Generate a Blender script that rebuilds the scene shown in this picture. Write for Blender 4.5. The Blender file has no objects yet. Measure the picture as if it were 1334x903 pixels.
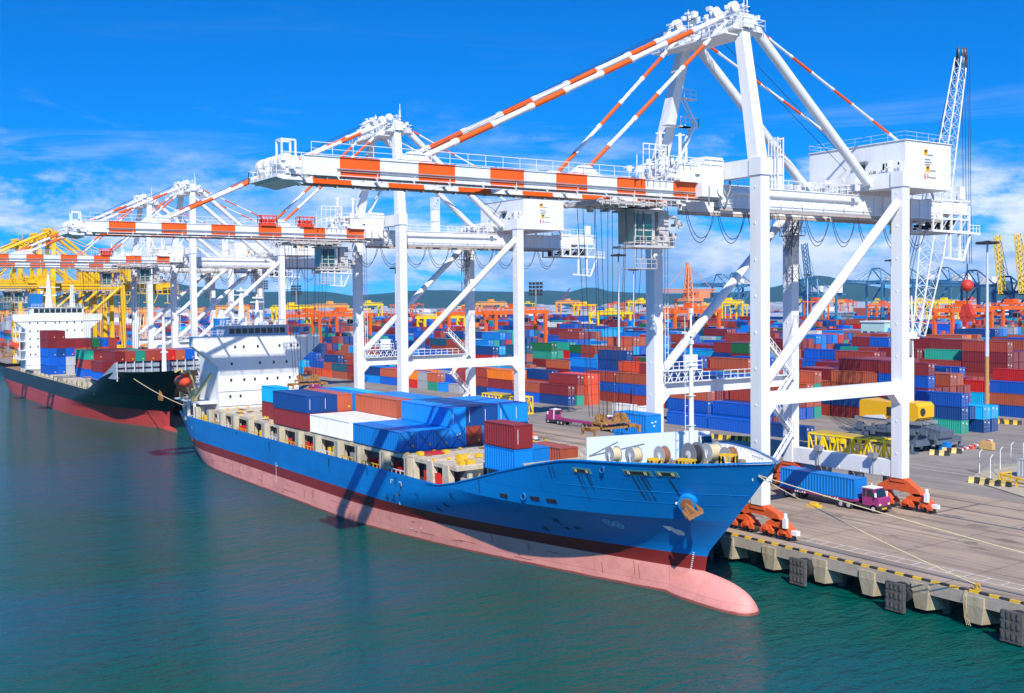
import bpy, math, random
from mathutils import Vector, Matrix
R=math.radians; rnd=random.Random(7)
scene=bpy.context.scene; COL=scene.collection
# ------------------------------------------------------------------ camera
F=1395.04; YAW,PITCH,ROLL=0.978,0.031,-0.010; CAM=Vector((0,-87.655,26.597))
fw=Vector((-math.sin(YAW)*math.cos(PITCH),math.cos(YAW)*math.cos(PITCH),-math.sin(PITCH)))
r0=Vector((math.cos(YAW),math.sin(YAW),0)); u0=r0.cross(fw)
rt=math.cos(ROLL)*r0+math.sin(ROLL)*u0; up=-math.sin(ROLL)*r0+math.cos(ROLL)*u0
cd=bpy.data.cameras.new('camera'); cam=bpy.data.objects.new('camera',cd); COL.objects.link(cam); scene.camera=cam
cam.matrix_world=Matrix(((rt.x,up.x,-fw.x,CAM.x),(rt.y,up.y,-fw.y,CAM.y),(rt.z,up.z,-fw.z,CAM.z),(0,0,0,1)))
cd.sensor_width=36; cd.lens=36*F/1334; cd.shift_y=-14.5/1334; cd.clip_start=1; cd.clip_end=40000
scene.render.resolution_x=1024; scene.render.resolution_y=693
def at_depth(px,py,dep): return CAM+dep*(fw+rt*(px-667)/F-up*(py-437)/F)
def at_z(px,py,z):
    d=fw+rt*(px-667)/F-up*(py-437)/F; return CAM+d*((z-CAM.z)/d.z)
def project(P):
    d=Vector(P)-CAM; z=d.dot(fw); return (667+F*d.dot(rt)/z,437-F*d.dot(up)/z,z)
# ------------------------------------------------------------------ world and sun
SUN=Vector((-1,.60,-1.04)).normalized(); EL=math.asin(-SUN.z)
w=bpy.data.worlds.new('World'); scene.world=w; w.use_nodes=True; N=w.node_tree.nodes; L=w.node_tree.links
N.clear()
def nd(T,**k):
    n=N.new(T)
    for a,b in k.items(): setattr(n,a,b)
    return n
out=nd('ShaderNodeOutputWorld'); bg=nd('ShaderNodeBackground'); bg.inputs[1].default_value=.092
sky=nd('ShaderNodeTexSky',sky_type='NISHITA'); sky.sun_disc=False; sky.sun_elevation=EL
sky.sun_rotation=math.atan2(-SUN.x,-SUN.y); sky.air_density=1.0; sky.dust_density=.2; sky.ozone_density=3.0; sky.altitude=0
tc=nd('ShaderNodeTexCoord'); sep=nd('ShaderNodeSeparateXYZ'); L.new(tc.outputs['Generated'],sep.inputs[0])
def mth(op,a,b=None,c=None,clamp=False):
    n=nd('ShaderNodeMath',operation=op); n.use_clamp=clamp
    for i,v in enumerate((a,b,c)):
        if v is None: continue
        if isinstance(v,(int,float)): n.inputs[i].default_value=v
        else: L.new(v,n.inputs[i])
    return n.outputs[0]
z2=mth('MULTIPLY_ADD',sep.outputs[2],1.5,.13)
cmb=nd('ShaderNodeCombineXYZ'); L.new(sep.outputs[0],cmb.inputs[0]); L.new(sep.outputs[1],cmb.inputs[1]); L.new(z2,cmb.inputs[2])
nrm=nd('ShaderNodeVectorMath',operation='NORMALIZE'); L.new(cmb.outputs[0],nrm.inputs[0]); L.new(nrm.outputs[0],sky.inputs[0])
hsv=nd('ShaderNodeHueSaturation'); hsv.inputs['Saturation'].default_value=1.35; hsv.inputs['Value'].default_value=1.1; L.new(sky.outputs[0],hsv.inputs['Color'])
tint=nd('ShaderNodeMix',data_type='RGBA',blend_type='MULTIPLY'); tint.inputs[0].default_value=1; L.new(hsv.outputs[0],tint.inputs[6]); tint.inputs[7].default_value=(.08,1.30,1.86,1)
# clouds on a flat layer: cumulus low down, thin cirrus higher
den=mth('MAXIMUM',mth('ADD',sep.outputs[2],.06),.02)
cx=mth('DIVIDE',sep.outputs[0],den); cy=mth('DIVIDE',sep.outputs[1],den)
cv=nd('ShaderNodeCombineXYZ'); L.new(cx,cv.inputs[0]); L.new(cy,cv.inputs[1])
def noise(scale,detail,rough,vec,dist=0.):
    n=nd('ShaderNodeTexNoise'); n.inputs['Scale'].default_value=scale; n.inputs['Detail'].default_value=detail; n.inputs['Roughness'].default_value=rough; n.inputs['Distortion'].default_value=dist
    L.new(vec,n.inputs['Vector']); return n.outputs[0]
mp=nd('ShaderNodeMapping'); mp.inputs['Scale'].default_value=(1,1,3.4); mp.inputs['Location'].default_value=(3.1,.7,.2); L.new(tc.outputs['Generated'],mp.inputs[0])
n1=noise(5.2,9,.62,mp.outputs[0],.3)
def ss(x,a,b):
    n=nd('ShaderNodeMapRange',interpolation_type='SMOOTHSTEP'); n.inputs[1].default_value=a; n.inputs[2].default_value=b; L.new(x,n.inputs[0]); return n.outputs[0]
low=mth('SUBTRACT',1,ss(sep.outputs[2],.06,.20))
cum=ss(mth('ADD',n1,mth('MULTIPLY',low,.20)),.55,.70)
cum=mth('MULTIPLY',cum,mth('MULTIPLY',low,ss(sep.outputs[2],-.02,.03)))
mp2=nd('ShaderNodeMapping'); mp2.inputs['Scale'].default_value=(1,1,9); mp2.inputs['Rotation'].default_value=(.12,.1,0); L.new(tc.outputs['Generated'],mp2.inputs[0])
n2=noise(3.0,8,.66,mp2.outputs[0],.8)
cir=mth('MULTIPLY',ss(n2,.50,.76),mth('MULTIPLY_ADD',mth('SUBTRACT',1,ss(sep.outputs[2],.09,.19)),.58,.02))
cl=mth('MAXIMUM',mth('MULTIPLY',cum,.95),cir,None,True)
mp3=nd('ShaderNodeMapping'); mp3.inputs['Scale'].default_value=(1,1,3); L.new(tc.outputs['Generated'],mp3.inputs[0])
shade=nd('ShaderNodeMix',data_type='RGBA'); L.new(ss(noise(9,5,.6,mp3.outputs[0]),.4,.62),shade.inputs[0])
shade.inputs[6].default_value=(3.4,5.6,9.0,1); shade.inputs[7].default_value=(9.6,10.2,10.8,1)
mx=nd('ShaderNodeMix',data_type='RGBA'); L.new(cl,mx.inputs[0]); L.new(tint.outputs[2],mx.inputs[6]); L.new(shade.outputs[2],mx.inputs[7])
L.new(mx.outputs[2],bg.inputs[0]); L.new(bg.outputs[0],out.inputs[0])
sd=bpy.data.lights.new('sun','SUN'); sd.energy=4.9; sd.angle=R(.55); sd.color=(1,.95,.87)
so=bpy.data.objects.new('sun',sd); COL.objects.link(so); so.rotation_euler=SUN.to_track_quat('-Z','Y').to_euler(); so.location=(50,-80,120)
scene.view_settings.view_transform='Standard'; scene.view_settings.look='None'; scene.view_settings.exposure=.25; scene.view_settings.gamma=1
scene.view_settings.use_curve_mapping=False
# ------------------------------------------------------------------ materials
MC={}
def mat(name,col,rough=.5,metal=0.,dirt=.25,dcol=None,scale=.6,bump=0.,bscale=3.,vary=0.,spec=.4,streak=False):
    if name in MC: return MC[name]
    m=bpy.data.materials.new(name); m.use_nodes=True; t=m.node_tree; b=t.nodes['Principled BSDF']
    b.inputs['Roughness'].default_value=rough; b.inputs['Metallic'].default_value=metal; b.inputs['Specular IOR Level'].default_value=spec
    c=tuple(col)+(1,)
    g=t.nodes.new('ShaderNodeNewGeometry'); vec=g.outputs['Position']
    if vary:
        oc=t.nodes.new('ShaderNodeTexCoord'); oi=t.nodes.new('ShaderNodeObjectInfo'); va=t.nodes.new('ShaderNodeVectorMath'); va.operation='ADD'
        sc=t.nodes.new('ShaderNodeMath'); sc.operation='MULTIPLY'; sc.inputs[1].default_value=77; t.links.new(oi.outputs['Random'],sc.inputs[0])
        t.links.new(oc.outputs['Object'],va.inputs[0]); t.links.new(sc.outputs[0],va.inputs[1]); vec=va.outputs[0]
    mpp=t.nodes.new('ShaderNodeMapping'); t.links.new(vec,mpp.inputs[0])
    if streak: mpp.inputs['Scale'].default_value=(1,1,.12)
    n=t.nodes.new('ShaderNodeTexNoise'); n.inputs['Scale'].default_value=scale; n.inputs['Detail'].default_value=8; n.inputs['Roughness'].default_value=.72
    t.links.new(mpp.outputs[0],n.inputs['Vector'])
    mr=t.nodes.new('ShaderNodeMapRange'); mr.inputs[1].default_value=.45; mr.inputs[2].default_value=.75; mr.inputs[4].default_value=dirt; t.links.new(n.outputs[0],mr.inputs[0])
    mix=t.nodes.new('ShaderNodeMix'); mix.data_type='RGBA'; t.links.new(mr.outputs[0],mix.inputs[0]); mix.inputs[6].default_value=c
    mix.inputs[7].default_value=(tuple(dcol)+(1,)) if dcol else (c[0]*.45+.02,c[1]*.42+.012,c[2]*.38+.008,1)
    o=mix.outputs[2]
    if name in('hull blue','hull faded pink','hull black','hull bright red'):
        sp=t.nodes.new('ShaderNodeSeparateXYZ'); t.links.new(g.outputs['Position'],sp.inputs[0]); cb_=t.nodes.new('ShaderNodeCombineXYZ'); t.links.new(sp.outputs[0],cb_.inputs[0]); t.links.new(sp.outputs[2],cb_.inputs[1])
        bk=t.nodes.new('ShaderNodeTexBrick'); bk.inputs['Scale'].default_value=1; bk.inputs['Brick Width'].default_value=9; bk.inputs['Row Height'].default_value=2.3; bk.inputs['Mortar Size'].default_value=.035; bk.inputs['Mortar Smooth'].default_value=.6
        bk.inputs['Color1'].default_value=(1,1,1,1); bk.inputs['Color2'].default_value=(.90,.91,.93,1); bk.inputs['Mortar'].default_value=(.66,.68,.72,1); t.links.new(cb_.outputs[0],bk.inputs['Vector'])
        mm=t.nodes.new('ShaderNodeMix'); mm.data_type='RGBA'; mm.blend_type='MULTIPLY'; mm.inputs[0].default_value=1; t.links.new(o,mm.inputs[6]); t.links.new(bk.outputs[0],mm.inputs[7]); o=mm.outputs[2]
        if 'pink' in name or 'bright' in name:
            zn_=t.nodes.new('ShaderNodeMath'); zn_.operation='MULTIPLY_ADD'; zn_.inputs[1].default_value=.35; t.links.new(n.outputs[0],zn_.inputs[0]); t.links.new(sp.outputs[2],zn_.inputs[2])
            rm=t.nodes.new('ShaderNodeMapRange'); rm.inputs[1].default_value=-2.72; rm.inputs[2].default_value=-2.82; t.links.new(zn_.outputs[0],rm.inputs[0])
            gm=t.nodes.new('ShaderNodeMix'); gm.data_type='RGBA'; t.links.new(rm.outputs[0],gm.inputs[0]); t.links.new(o,gm.inputs[6]); gm.inputs[7].default_value=(.26,.07,.05,1); o=gm.outputs[2]
    if vary:
        h=t.nodes.new('ShaderNodeHueSaturation'); m2=t.nodes.new('ShaderNodeMapRange'); m2.inputs[3].default_value=1-vary; m2.inputs[4].default_value=1+vary*.7
        t.links.new(oi.outputs['Random'],m2.inputs[0]); t.links.new(m2.outputs[0],h.inputs['Value']); t.links.new(o,h.inputs['Color']); o=h.outputs[0]
    t.links.new(o,b.inputs['Base Color'])
    if bump:
        n3=t.nodes.new('ShaderNodeTexNoise'); n3.inputs['Scale'].default_value=bscale; n3.inputs['Detail'].default_value=6; t.links.new(g.outputs['Position'],n3.inputs['Vector'])
        bp=t.nodes.new('ShaderNodeBump'); bp.inputs['Strength'].default_value=bump; bp.inputs['Distance'].default_value=.1; t.links.new(n3.outputs[0],bp.inputs['Height']); t.links.new(bp.outputs[0],b.inputs['Normal'])
    MC[name]=m; return m
WHITE=mat('white paint',(.80,.80,.80),.45,dirt=.32,dcol=(.42,.34,.27),scale=.5,streak=True)
WHITE2=mat('ship white paint',(.80,.80,.78),.5,dirt=.35,dcol=(.48,.42,.34),scale=.35,streak=True)
ORANGE=mat('orange paint',(.85,.115,.006),.45,dirt=.3,scale=.6)
STEEL=mat('galvanised steel',(.42,.43,.44),.5,.4,dirt=.4)
DARK=mat('dark machinery',(.035,.035,.04),.6,dirt=.4,dcol=(.12,.07,.04))
BLACK=mat('black rubber',(.02,.02,.022),.75,dirt=.4,dcol=(.10,.09,.08),scale=2)
GREYM=mat('grey machinery',(.25,.26,.28),.5,dirt=.4)
BOGIE=mat('bogie orange',(.75,.12,.03),.5,dirt=.55,dcol=(.22,.06,.03),scale=1.2)
GLASS=mat('window glass',(.012,.03,.035),.08,dirt=.1,spec=.8)
CABGL=mat('cab green glass',(.01,.10,.10),.08,dirt=.1,spec=.8)
YEL=mat('yellow paint',(.80,.48,.02),.5,dirt=.55,dcol=(.30,.17,.04),scale=1.4)
YCR=mat('crane yellow',(.85,.50,.008),.5,dirt=.3)
BEIGE=mat('beige deck paint',(.55,.50,.37),.6,dirt=.7,dcol=(.28,.15,.08),scale=.9,streak=True)
DECK=mat('rusty deck',(.30,.16,.10),.7,dirt=.7,dcol=(.42,.33,.22),scale=.7)
RUST=mat('rust',(.28,.11,.045),.8,dirt=.6,dcol=(.08,.04,.02),scale=2)
ROPE=mat('rope',(.62,.50,.30),.9,dirt=.4,scale=3)
CABLE=mat('black cable',(.03,.035,.05),.5,dirt=0)
RED=mat('red paint',(.60,.025,.02),.45,dirt=.2)
HBLUE=mat('hull blue',(.003,.20,.56),.36,dirt=.55,dcol=(.004,.095,.30),scale=.13,bump=.12,bscale=.45)
HRED=mat('hull dark red',(.25,.022,.018),.5,dirt=.4,dcol=(.14,.02,.02),scale=.3)
HPINK=mat('hull faded pink',(.86,.33,.27),.62,dirt=.6,dcol=(.52,.17,.13),scale=.35,bump=.15,bscale=1.5)
HBLACK=mat('hull black',(.002,.003,.006),.35,dirt=.3,dcol=(.012,.02,.03),scale=.2)
HRED2=mat('hull bright red',(.50,.055,.045),.5,dirt=.4,dcol=(.28,.03,.03),scale=.3)
CONC=mat('quay concrete',(.42,.36,.29),.85,dirt=.6,dcol=(.20,.13,.08),scale=.5,bump=.3,bscale=3)
PINKP=mat('pink truck paint',(.33,.04,.17),.4,dirt=.2)
CC={'rust red':(.36,.05,.032),'maroon':(.23,.022,.026),'brown':(.46,.10,.045),'navy blue':(.004,.055,.23),'royal blue':(.004,.10,.50),'mid blue':(.003,.23,.70),'sky blue':(.006,.40,.78),'teal green':(.02,.34,.24),'dark green':(.01,.15,.05),'orange':(.85,.20,.01),'bright red':(.62,.02,.015),'white':(.78,.77,.72),'grey':(.42,.44,.47),'pink':(.68,.06,.22),'dark teal':(.01,.09,.15),'vermilion':(.78,.09,.02)}
for k,v in CC.items(): mat('container '+k,v,.45,dirt=.4,scale=.9,vary=.22,streak=True)
# ------------------------------------------------------------------ mesh builder
class MB:
    def __init__(s): s.v=[];s.f=[];s.m=[];s.sm=[]
    def add(s,vs,fs,m=0,smooth=False):
        o=len(s.v); s.v+= [tuple(x) for x in vs]; s.f+=[tuple(o+i for i in f) for f in fs]; s.m+=[m]*len(fs); s.sm+=[smooth]*len(fs)
    def box(s,x0,x1,y0,y1,z0,z1,m=0):
        s.add([(x0,y0,z0),(x1,y0,z0),(x1,y1,z0),(x0,y1,z0),(x0,y0,z1),(x1,y0,z1),(x1,y1,z1),(x0,y1,z1)],[(0,3,2,1),(4,5,6,7),(0,1,5,4),(1,2,6,5),(2,3,7,6),(3,0,4,7)],m)
    def cbox(s,c,d,m=0): s.box(c[0]-d[0]/2,c[0]+d[0]/2,c[1]-d[1]/2,c[1]+d[1]/2,c[2]-d[2]/2,c[2]+d[2]/2,m)
    def frame(s,a,b):
        a=Vector(a);b=Vector(b);d=(b-a).normalized(); q=Vector((0,0,1)) if abs(d.z)<.95 else Vector((1,0,0))
        x=d.cross(q).normalized(); y=x.cross(d).normalized(); return a,b,x,y
    def beam(s,a,b,w,h,m=0,w2=None,h2=None):
        a,b,x,y=s.frame(a,b); w2=w if w2 is None else w2; h2=h if h2 is None else h2; vs=[]
        for p,ww,hh in((a,w,h),(b,w2,h2)):
            for i,j in((-1,-1),(1,-1),(1,1),(-1,1)): vs.append(p+x*(i*ww/2)+y*(j*hh/2))
        s.add(vs,[(0,1,2,3),(7,6,5,4),(0,4,5,1),(1,5,6,2),(2,6,7,3),(3,7,4,0)],m)
    def tube(s,a,b,r,m=0,n=8,r2=None):
        a,b,x,y=s.frame(a,b); r2=r if r2 is None else r2; vs=[]
        for p,q in((a,r),(b,r2)):
            for i in range(n):
                t=2*math.pi*i/n; vs.append(p+x*(q*math.cos(t))+y*(q*math.sin(t)))
        s.add(vs,[(i,i+n,(i+1)%n+n,(i+1)%n) for i in range(n)],m,True)
        s.add([vs[i] for i in range(n)],[tuple(range(n))],m); s.add([vs[n+i] for i in range(n)],[tuple(reversed(range(n)))],m)
    def path(s,pts,r,m=0,n=5):
        for a,b in zip(pts,pts[1:]): s.tube(a,b,r,m,n)
    def rail(s,pts,h=1.1,step=2.,r=.045,m=0):
        for a,b in zip(pts,pts[1:]):
            a=Vector(a);b=Vector(b); k=max(1,round((b-a).length/step)); U=Vector((0,0,h))
            for i in range(k+1):
                p=a.lerp(b,i/k); s.beam(p,p+U,r*1.3,r*1.3,m)
            s.beam(a+U,b+U,r*1.6,r*1.6,m); s.beam(a+U*.5,b+U*.5,r*1.2,r*1.2,m)
    def prism(s,poly,axis,a,b,m=0):
        n=len(poly); vs=[]
        for t in(a,b):
            for u,v in poly: vs.append({'x':(t,u,v),'y':(u,t,v),'z':(u,v,t)}[axis])
        s.add(vs,[tuple(range(n)),tuple(range(2*n-1,n-1,-1))]+[(i,(i+1)%n+0,(i+1)%n+n,i+n)[::-1] for i in range(n)],m)
    def lattice(s,a,b,w0,w1,seg,r,rb=None,m=0,h0=None,h1=None):
        a,b,x,y=s.frame(a,b); rb=rb or r*.6; h0=h0 or w0; h1=h1 or w1
        def P(i,c):
            t=i/seg; w=w0+(w1-w0)*t; h=h0+(h1-h0)*t; return a.lerp(b,t)+x*(c[0]*w/2)+y*(c[1]*h/2)
        C=[(-1,-1),(1,-1),(1,1),(-1,1)]
        for c in C:
            s.tube(P(0,c),P(seg,c),r,m,5)
        for i in range(seg):
            for j in range(4):
                c,d=C[j],C[(j+1)%4]
                s.beam(P(i,c),P(i+1,d) if (i+j)%2 else P(i+1,d),rb,rb,m); s.beam(P(i,c),P(i,d),rb,rb,m)
    def build(s,name,mats,parent=None,loc=None):
        me=bpy.data.meshes.new(name); me.from_pydata(s.v,[],s.f)
        if not isinstance(mats,(list,tuple)): mats=[mats]
        for m in mats: me.materials.append(m)
        me.polygons.foreach_set('material_index',s.m); me.polygons.foreach_set('use_smooth',s.sm); me.validate(); me.update()
        return link(name,me,parent,loc)
def link(name,me,parent=None,loc=None):
    o=bpy.data.objects.new(name,me); COL.objects.link(o)
    if parent: o.parent=parent; KIDS.setdefault(parent.name,[]).append(o)
    if loc: o.location=loc
    return o
KIDS={}
def tag(o,label=None,cat=None,group=None,kind=None):
    if label: o['label']=label
    if cat: o['category']=cat
    if group: o['group']=group
    if kind: o['kind']=kind
    return o
def empty(name,loc,rz=0):
    o=link(name,None,None,loc); o.rotation_euler=(0,0,rz); o.empty_display_size=.5; return o
def copy_tree(o,parent=None):
    c=o.copy(); COL.objects.link(c)
    if parent: c.parent=parent; KIDS.setdefault(parent.name,[]).append(c)
    for k in list(KIDS.get(o.name,[])): copy_tree(k,c)
    return c
CLUT=('bridge_equipment','hinge_machinery','deck_machinery','cage_machinery','hinge_cables','apex_platform','boom_tip_platform','trolley','deck_fitting','yellow_lashing_gear','twist_lock','rusty_patch','railing','roof_railing','deck_railing','side_walkway','boom_hoist_rope','hoist_rope','festoon_cable','girder_tie','boom_tie','lashing_rod','hull_marks','cable_reel_platform','printed_lines','cross_bracing','painted_lettering','electrical_tower','portal_platform','well_structure','stay','bow_railing','weld_seam','yellow_guard_rail','deck_edge','white_box','thruster_mark','red_locker','vent')
def struct(o): o['kind']='structure'; return o
def sheet(name,x0,x1,y0,y1,z,m,nx=1,ny=1):
    b=MB(); vs=[(x0+(x1-x0)*i/nx,y0+(y1-y0)*j/ny,z) for j in range(ny+1) for i in range(nx+1)]
    b.add(vs,[(j*(nx+1)+i,j*(nx+1)+i+1,(j+1)*(nx+1)+i+1,(j+1)*(nx+1)+i) for j in range(ny) for i in range(nx)])
    return b.build(name,m)
ZW=-3.2
# ------------------------------------------------------------------ water
def water_mat():
    m=bpy.data.materials.new('harbour water'); m.use_nodes=True; t=m.node_tree; b=t.nodes['Principled BSDF']; K=t.links.new
    g=t.nodes.new('ShaderNodeNewGeometry')
    def mapn(rot,sc,scale,det,rough,dist=0.):
        mp=t.nodes.new('ShaderNodeMapping'); mp.inputs['Rotation'].default_value=(0,0,R(rot)); mp.inputs['Scale'].default_value=sc
        K(g.outputs['Position'],mp.inputs[0]); n=t.nodes.new('ShaderNodeTexNoise'); n.inputs['Scale'].default_value=scale; n.inputs['Detail'].default_value=det; n.inputs['Roughness'].default_value=rough; n.inputs['Distortion'].default_value=dist
        K(mp.outputs[0],n.inputs['Vector']); return n.outputs[0]
    a=mapn(28,(1,.38,1),.75,5,.62,.3); c=mapn(48,(1,.5,1),.22,4,.55); d=mapn(10,(1,.7,1),2.4,3,.6)
    def M(op,x,y):
        q=t.nodes.new('ShaderNodeMath'); q.operation=op
        for i,v in enumerate((x,y)):
            if isinstance(v,float): q.inputs[i].default_value=v
            else: K(v,q.inputs[i])
        return q.outputs[0]
    h=M('ADD',M('ADD',M('MULTIPLY',a,.75),M('MULTIPLY',c,.7)),M('MULTIPLY',d,.22))
    bp=t.nodes.new('ShaderNodeBump'); bp.inputs['Strength'].default_value=1; bp.inputs['Distance'].default_value=.8; K(h,bp.inputs['Height']); K(bp.outputs[0],b.inputs['Normal'])
    big=mapn(35,(1,.6,1),.02,4,.6,.4)
    mr=t.nodes.new('ShaderNodeMapRange'); mr.inputs[1].default_value=.42; mr.inputs[2].default_value=.62; K(big,mr.inputs[0])
    mix=t.nodes.new('ShaderNodeMix'); mix.data_type='RGBA'; K(mr.outputs[0],mix.inputs[0]); mix.inputs[6].default_value=(.001,.082,.062,1); mix.inputs[7].default_value=(.001,.082,.112,1)
    K(mix.outputs[2],b.inputs['Base Color']); b.inputs['Roughness'].default_value=.09; b.inputs['IOR'].default_value=1.33; b.inputs['Specular IOR Level'].default_value=.20
    return m
struct(sheet('water',-9000,900,-4000,18,ZW,water_mat(),20,10))
# ------------------------------------------------------------------ ground
ASPH=mat('yard asphalt',(.25,.215,.185),.9,dirt=.5,dcol=(.15,.135,.12),scale=.09,bump=.2,bscale=4)
def ground_mat(name,c1,c2,c3,streakrot=0):
    m=bpy.data.materials.new(name); m.use_nodes=True; t=m.node_tree; b=t.nodes['Principled BSDF']; K=t.links.new; b.inputs['Roughness'].default_value=.88
    g=t.nodes.new('ShaderNodeNewGeometry')
    def ns(sc,scale,det):
        mp=t.nodes.new('ShaderNodeMapping'); mp.inputs['Scale'].default_value=sc; K(g.outputs['Position'],mp.inputs[0]); n=t.nodes.new('ShaderNodeTexNoise'); n.inputs['Scale'].default_value=scale; n.inputs['Detail'].default_value=det; n.inputs['Roughness'].default_value=.68; K(mp.outputs[0],n.inputs['Vector']); return n.outputs[0]
    def mx(fac,a,bc,lo,hi):
        r=t.nodes.new('ShaderNodeMapRange'); r.inputs[1].default_value=lo; r.inputs[2].default_value=hi; K(fac,r.inputs[0]); x=t.nodes.new('ShaderNodeMix'); x.data_type='RGBA'; K(r.outputs[0],x.inputs[0])
        for i,v in((6,a),(7,bc)):
            if isinstance(v,tuple): x.inputs[i].default_value=v+(1,)
            else: K(v,x.inputs[i])
        return x.outputs[2]
    base=mx(ns((1,1,1),.07,7),c1,c2,.35,.65)
    base=mx(ns((.06,.9,1),.5,6),base,c3,.47,.68)
    base=mx(ns((1,1,1),1.6,6),base,tuple(v*.55 for v in c2),.58,.95)
    K(base,b.inputs['Base Color'])
    bp=t.nodes.new('ShaderNodeBump'); bp.inputs['Strength'].default_value=.3; bp.inputs['Distance'].default_value=.05; K(ns((1,1,1),3,5),bp.inputs['Height']); K(bp.outputs[0],b.inputs['Normal'])
    return m
APR=ground_mat('apron concrete',(.45,.335,.235),(.31,.23,.165),(.19,.14,.10))
YRD=ground_mat('yard paving',(.28,.235,.19),(.19,.165,.14),(.36,.295,.23))
struct(sheet('yard_ground',-14000,6000,1.6,16000,-.004,YRD,20,20))
apron=struct(sheet('quay_apron',-900,400,.45,44,.004,APR,60,4))
# quay front: capping beam, piles, kerb blocks
b=MB(); b.box(-900,400,0,1.7,-1.15,-.008); b.box(-900,400,1.7,18,-1.6,-.9); qb=struct(b.build('quay_beam',CONC))
kb=[]
for k in(0,1):
    b=MB(); b.prism([(.05,-.006),(.42,-.006),(.36,.24),(.11,.24)],'y',0,1.0) if 0 else b.box(0,.96,.10,.38,-.006,.20); kb.append(b)
mk=[kb[0].build('kerb_block',YEL,qb),kb[1].build('kerb_block',mat('black kerb paint',(.03,.03,.03),.6,dirt=.5,dcol=(.14,.11,.08),scale=2),qb)]
xs=-44.0; i=0
while xs>-104:
    if i<2: o=mk[i]
    else: o=mk[i%2].copy(); COL.objects.link(o)
    o.location=(xs-.98,0,0); xs-=.98; i+=1
b=MB()
for k in range(300):
    x=-104-.98*k; b.box(x-.96,x,.06,.42,-.006,.22,k%2)
struct(tag(b.build('kerb',[YEL,MC['black kerb paint']]),kind='structure'))
b=MB()
for k in range(60): x=-43+.98*k; b.box(x,x+.96,.06,.42,-.006,.22,k%2)
struct(b.build('kerb',[YEL,MC['black kerb paint']]))
PIER=mat('pier concrete',(.46,.38,.26),.9,dirt=.75,dcol=(.19,.12,.06),scale=1.1,streak=True,bump=.4)
DKW=mat('dark pile concrete',(.14,.13,.11),.9,dirt=.6,scale=.7)
pr=None
def pier(x,z0=-2.7):
    b=MB(); b.add([(x-.9,-.25,-1.0),(x+.9,-.25,-1.0),(x+.9,2.0,-1.0),(x-.9,2.0,-1.0),(x-.6,-.05,z0),(x+.6,-.05,z0),(x+1.3,2.0,z0),(x-1.3,2.0,z0)],[(0,1,2,3),(7,6,5,4),(0,4,5,1),(1,5,6,2),(2,6,7,3),(3,7,4,0)])
    b.box(x-.9,x+.9,-.22,.5,-1.0,-.25); return b.build('pile_cap',PIER,qb)
for x in(-104,-98,-92,-86.6,-80.4,-73.5,-67.6,-61.6,-56.0,-50,-44,-38): pier(x)
b=MB()
for k in range(120):
    x=-30-6.1*k
    for y in(2.4,6.5,11): b.tube((x,y,-1.5),(x,y,-6),.45,0,10)
    b.box(x-.6,x+.6,1.9,14,-2.4,-1.5)
tag(b.build('quay_piles',DKW,qb),kind='stuff')
# far part of the piers, one joined part
b=MB()
for k in range(60):
    x=-110-6.1*k; b.box(x-.8,x+.8,-.2,2,-2.7,-1.0)
tag(b.build('far_pile_caps',PIER,qb),kind='stuff')
# fenders
def fender(x):
    b=MB(); b.box(-1.0,1.0,-1.75,-1.35,-3.0,-.3)
    root=None
    for i in range(4):
        for z in(-2.65,-1.75,-.9): b.box(-.85+i*.48,-.68+i*.48,-1.85,-1.75,z,z+.55)
    e=empty('dock_fender',(x,0,0))
    b.build('fender_panel',mat('worn grey rubber',(.075,.07,.068),.8,dirt=.7,dcol=(.20,.17,.13),scale=2.5),e); c=MB(); c.tube((0,-1.35,-1.4),(0,-.25,-1.4),.85,0,16,1.0); c.tube((0,-1.0,-1.4),(0,-.7,-1.4),1.05,0,16); c.build('rubber_cone',BLACK,e); return e
fl=[(-88.6,'black rubber dock fender tucked behind the blue bow'),(-75.1,'black rubber dock fender nearest right of the bulbous bow'),(-63.3,'black rubber dock fender midway along the open quay front'),(-51.6,'black rubber dock fender at the right edge of the quay'),(-101,'black rubber dock fender between the blue hull and the quay')]
for x,l in fl: tag(fender(x),l,'dock fender','fenders along the quay front')
# rails and paint lines on the apron
b=MB()
for y in(2.95,28.5): b.box(-900,400,y-.30,y+.30,.006,.010,1); b.box(-900,400,y-.05,y+.05,.010,.05,0)
struct(b.build('crane_rails',[STEEL,mat('rail groove',(.05,.045,.045),.8)]))
b=MB(); 
for y in(4.3,5.9): b.box(-84,0,y,y+.16,.008,.012)
for k in range(45): x=-83+k*1.9; b.box(x,x+.14,4.46,5.9,.008,.012)
b.box(-300,-84,4.3,4.46,.008,.012)
struct(b.build('walkway_marking',mat('worn white line paint',(.62,.58,.52),.8,dirt=.8,dcol=(.33,.27,.22),scale=1.5)))
b=MB(); jm=mat('slab joint',(.10,.08,.07),.9)
for k in range(60): x=60-k*10; b.box(x,x+.09,.6,44,.006,.008)
for y in(10,16,22,33.5,38.7): b.box(-900,300,y,y+.09,.0065,.0085)
tag(b.build('slab_joints',jm,apron),kind='stuff')
b=MB(); rq=random.Random(17)
for k in range(60):
    x=rq.uniform(-130,-20); y=rq.uniform(6.5,31); n_=9; r_=rq.uniform(.25,1.1); vs=[(x+r_*rq.uniform(.5,1.3)*math.cos(2*math.pi*i/n_)*1.6,y+r_*rq.uniform(.5,1.2)*math.sin(2*math.pi*i/n_),.0045+.00002*k) for i in range(n_)]; b.add(vs,[tuple(range(n_))])
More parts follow.
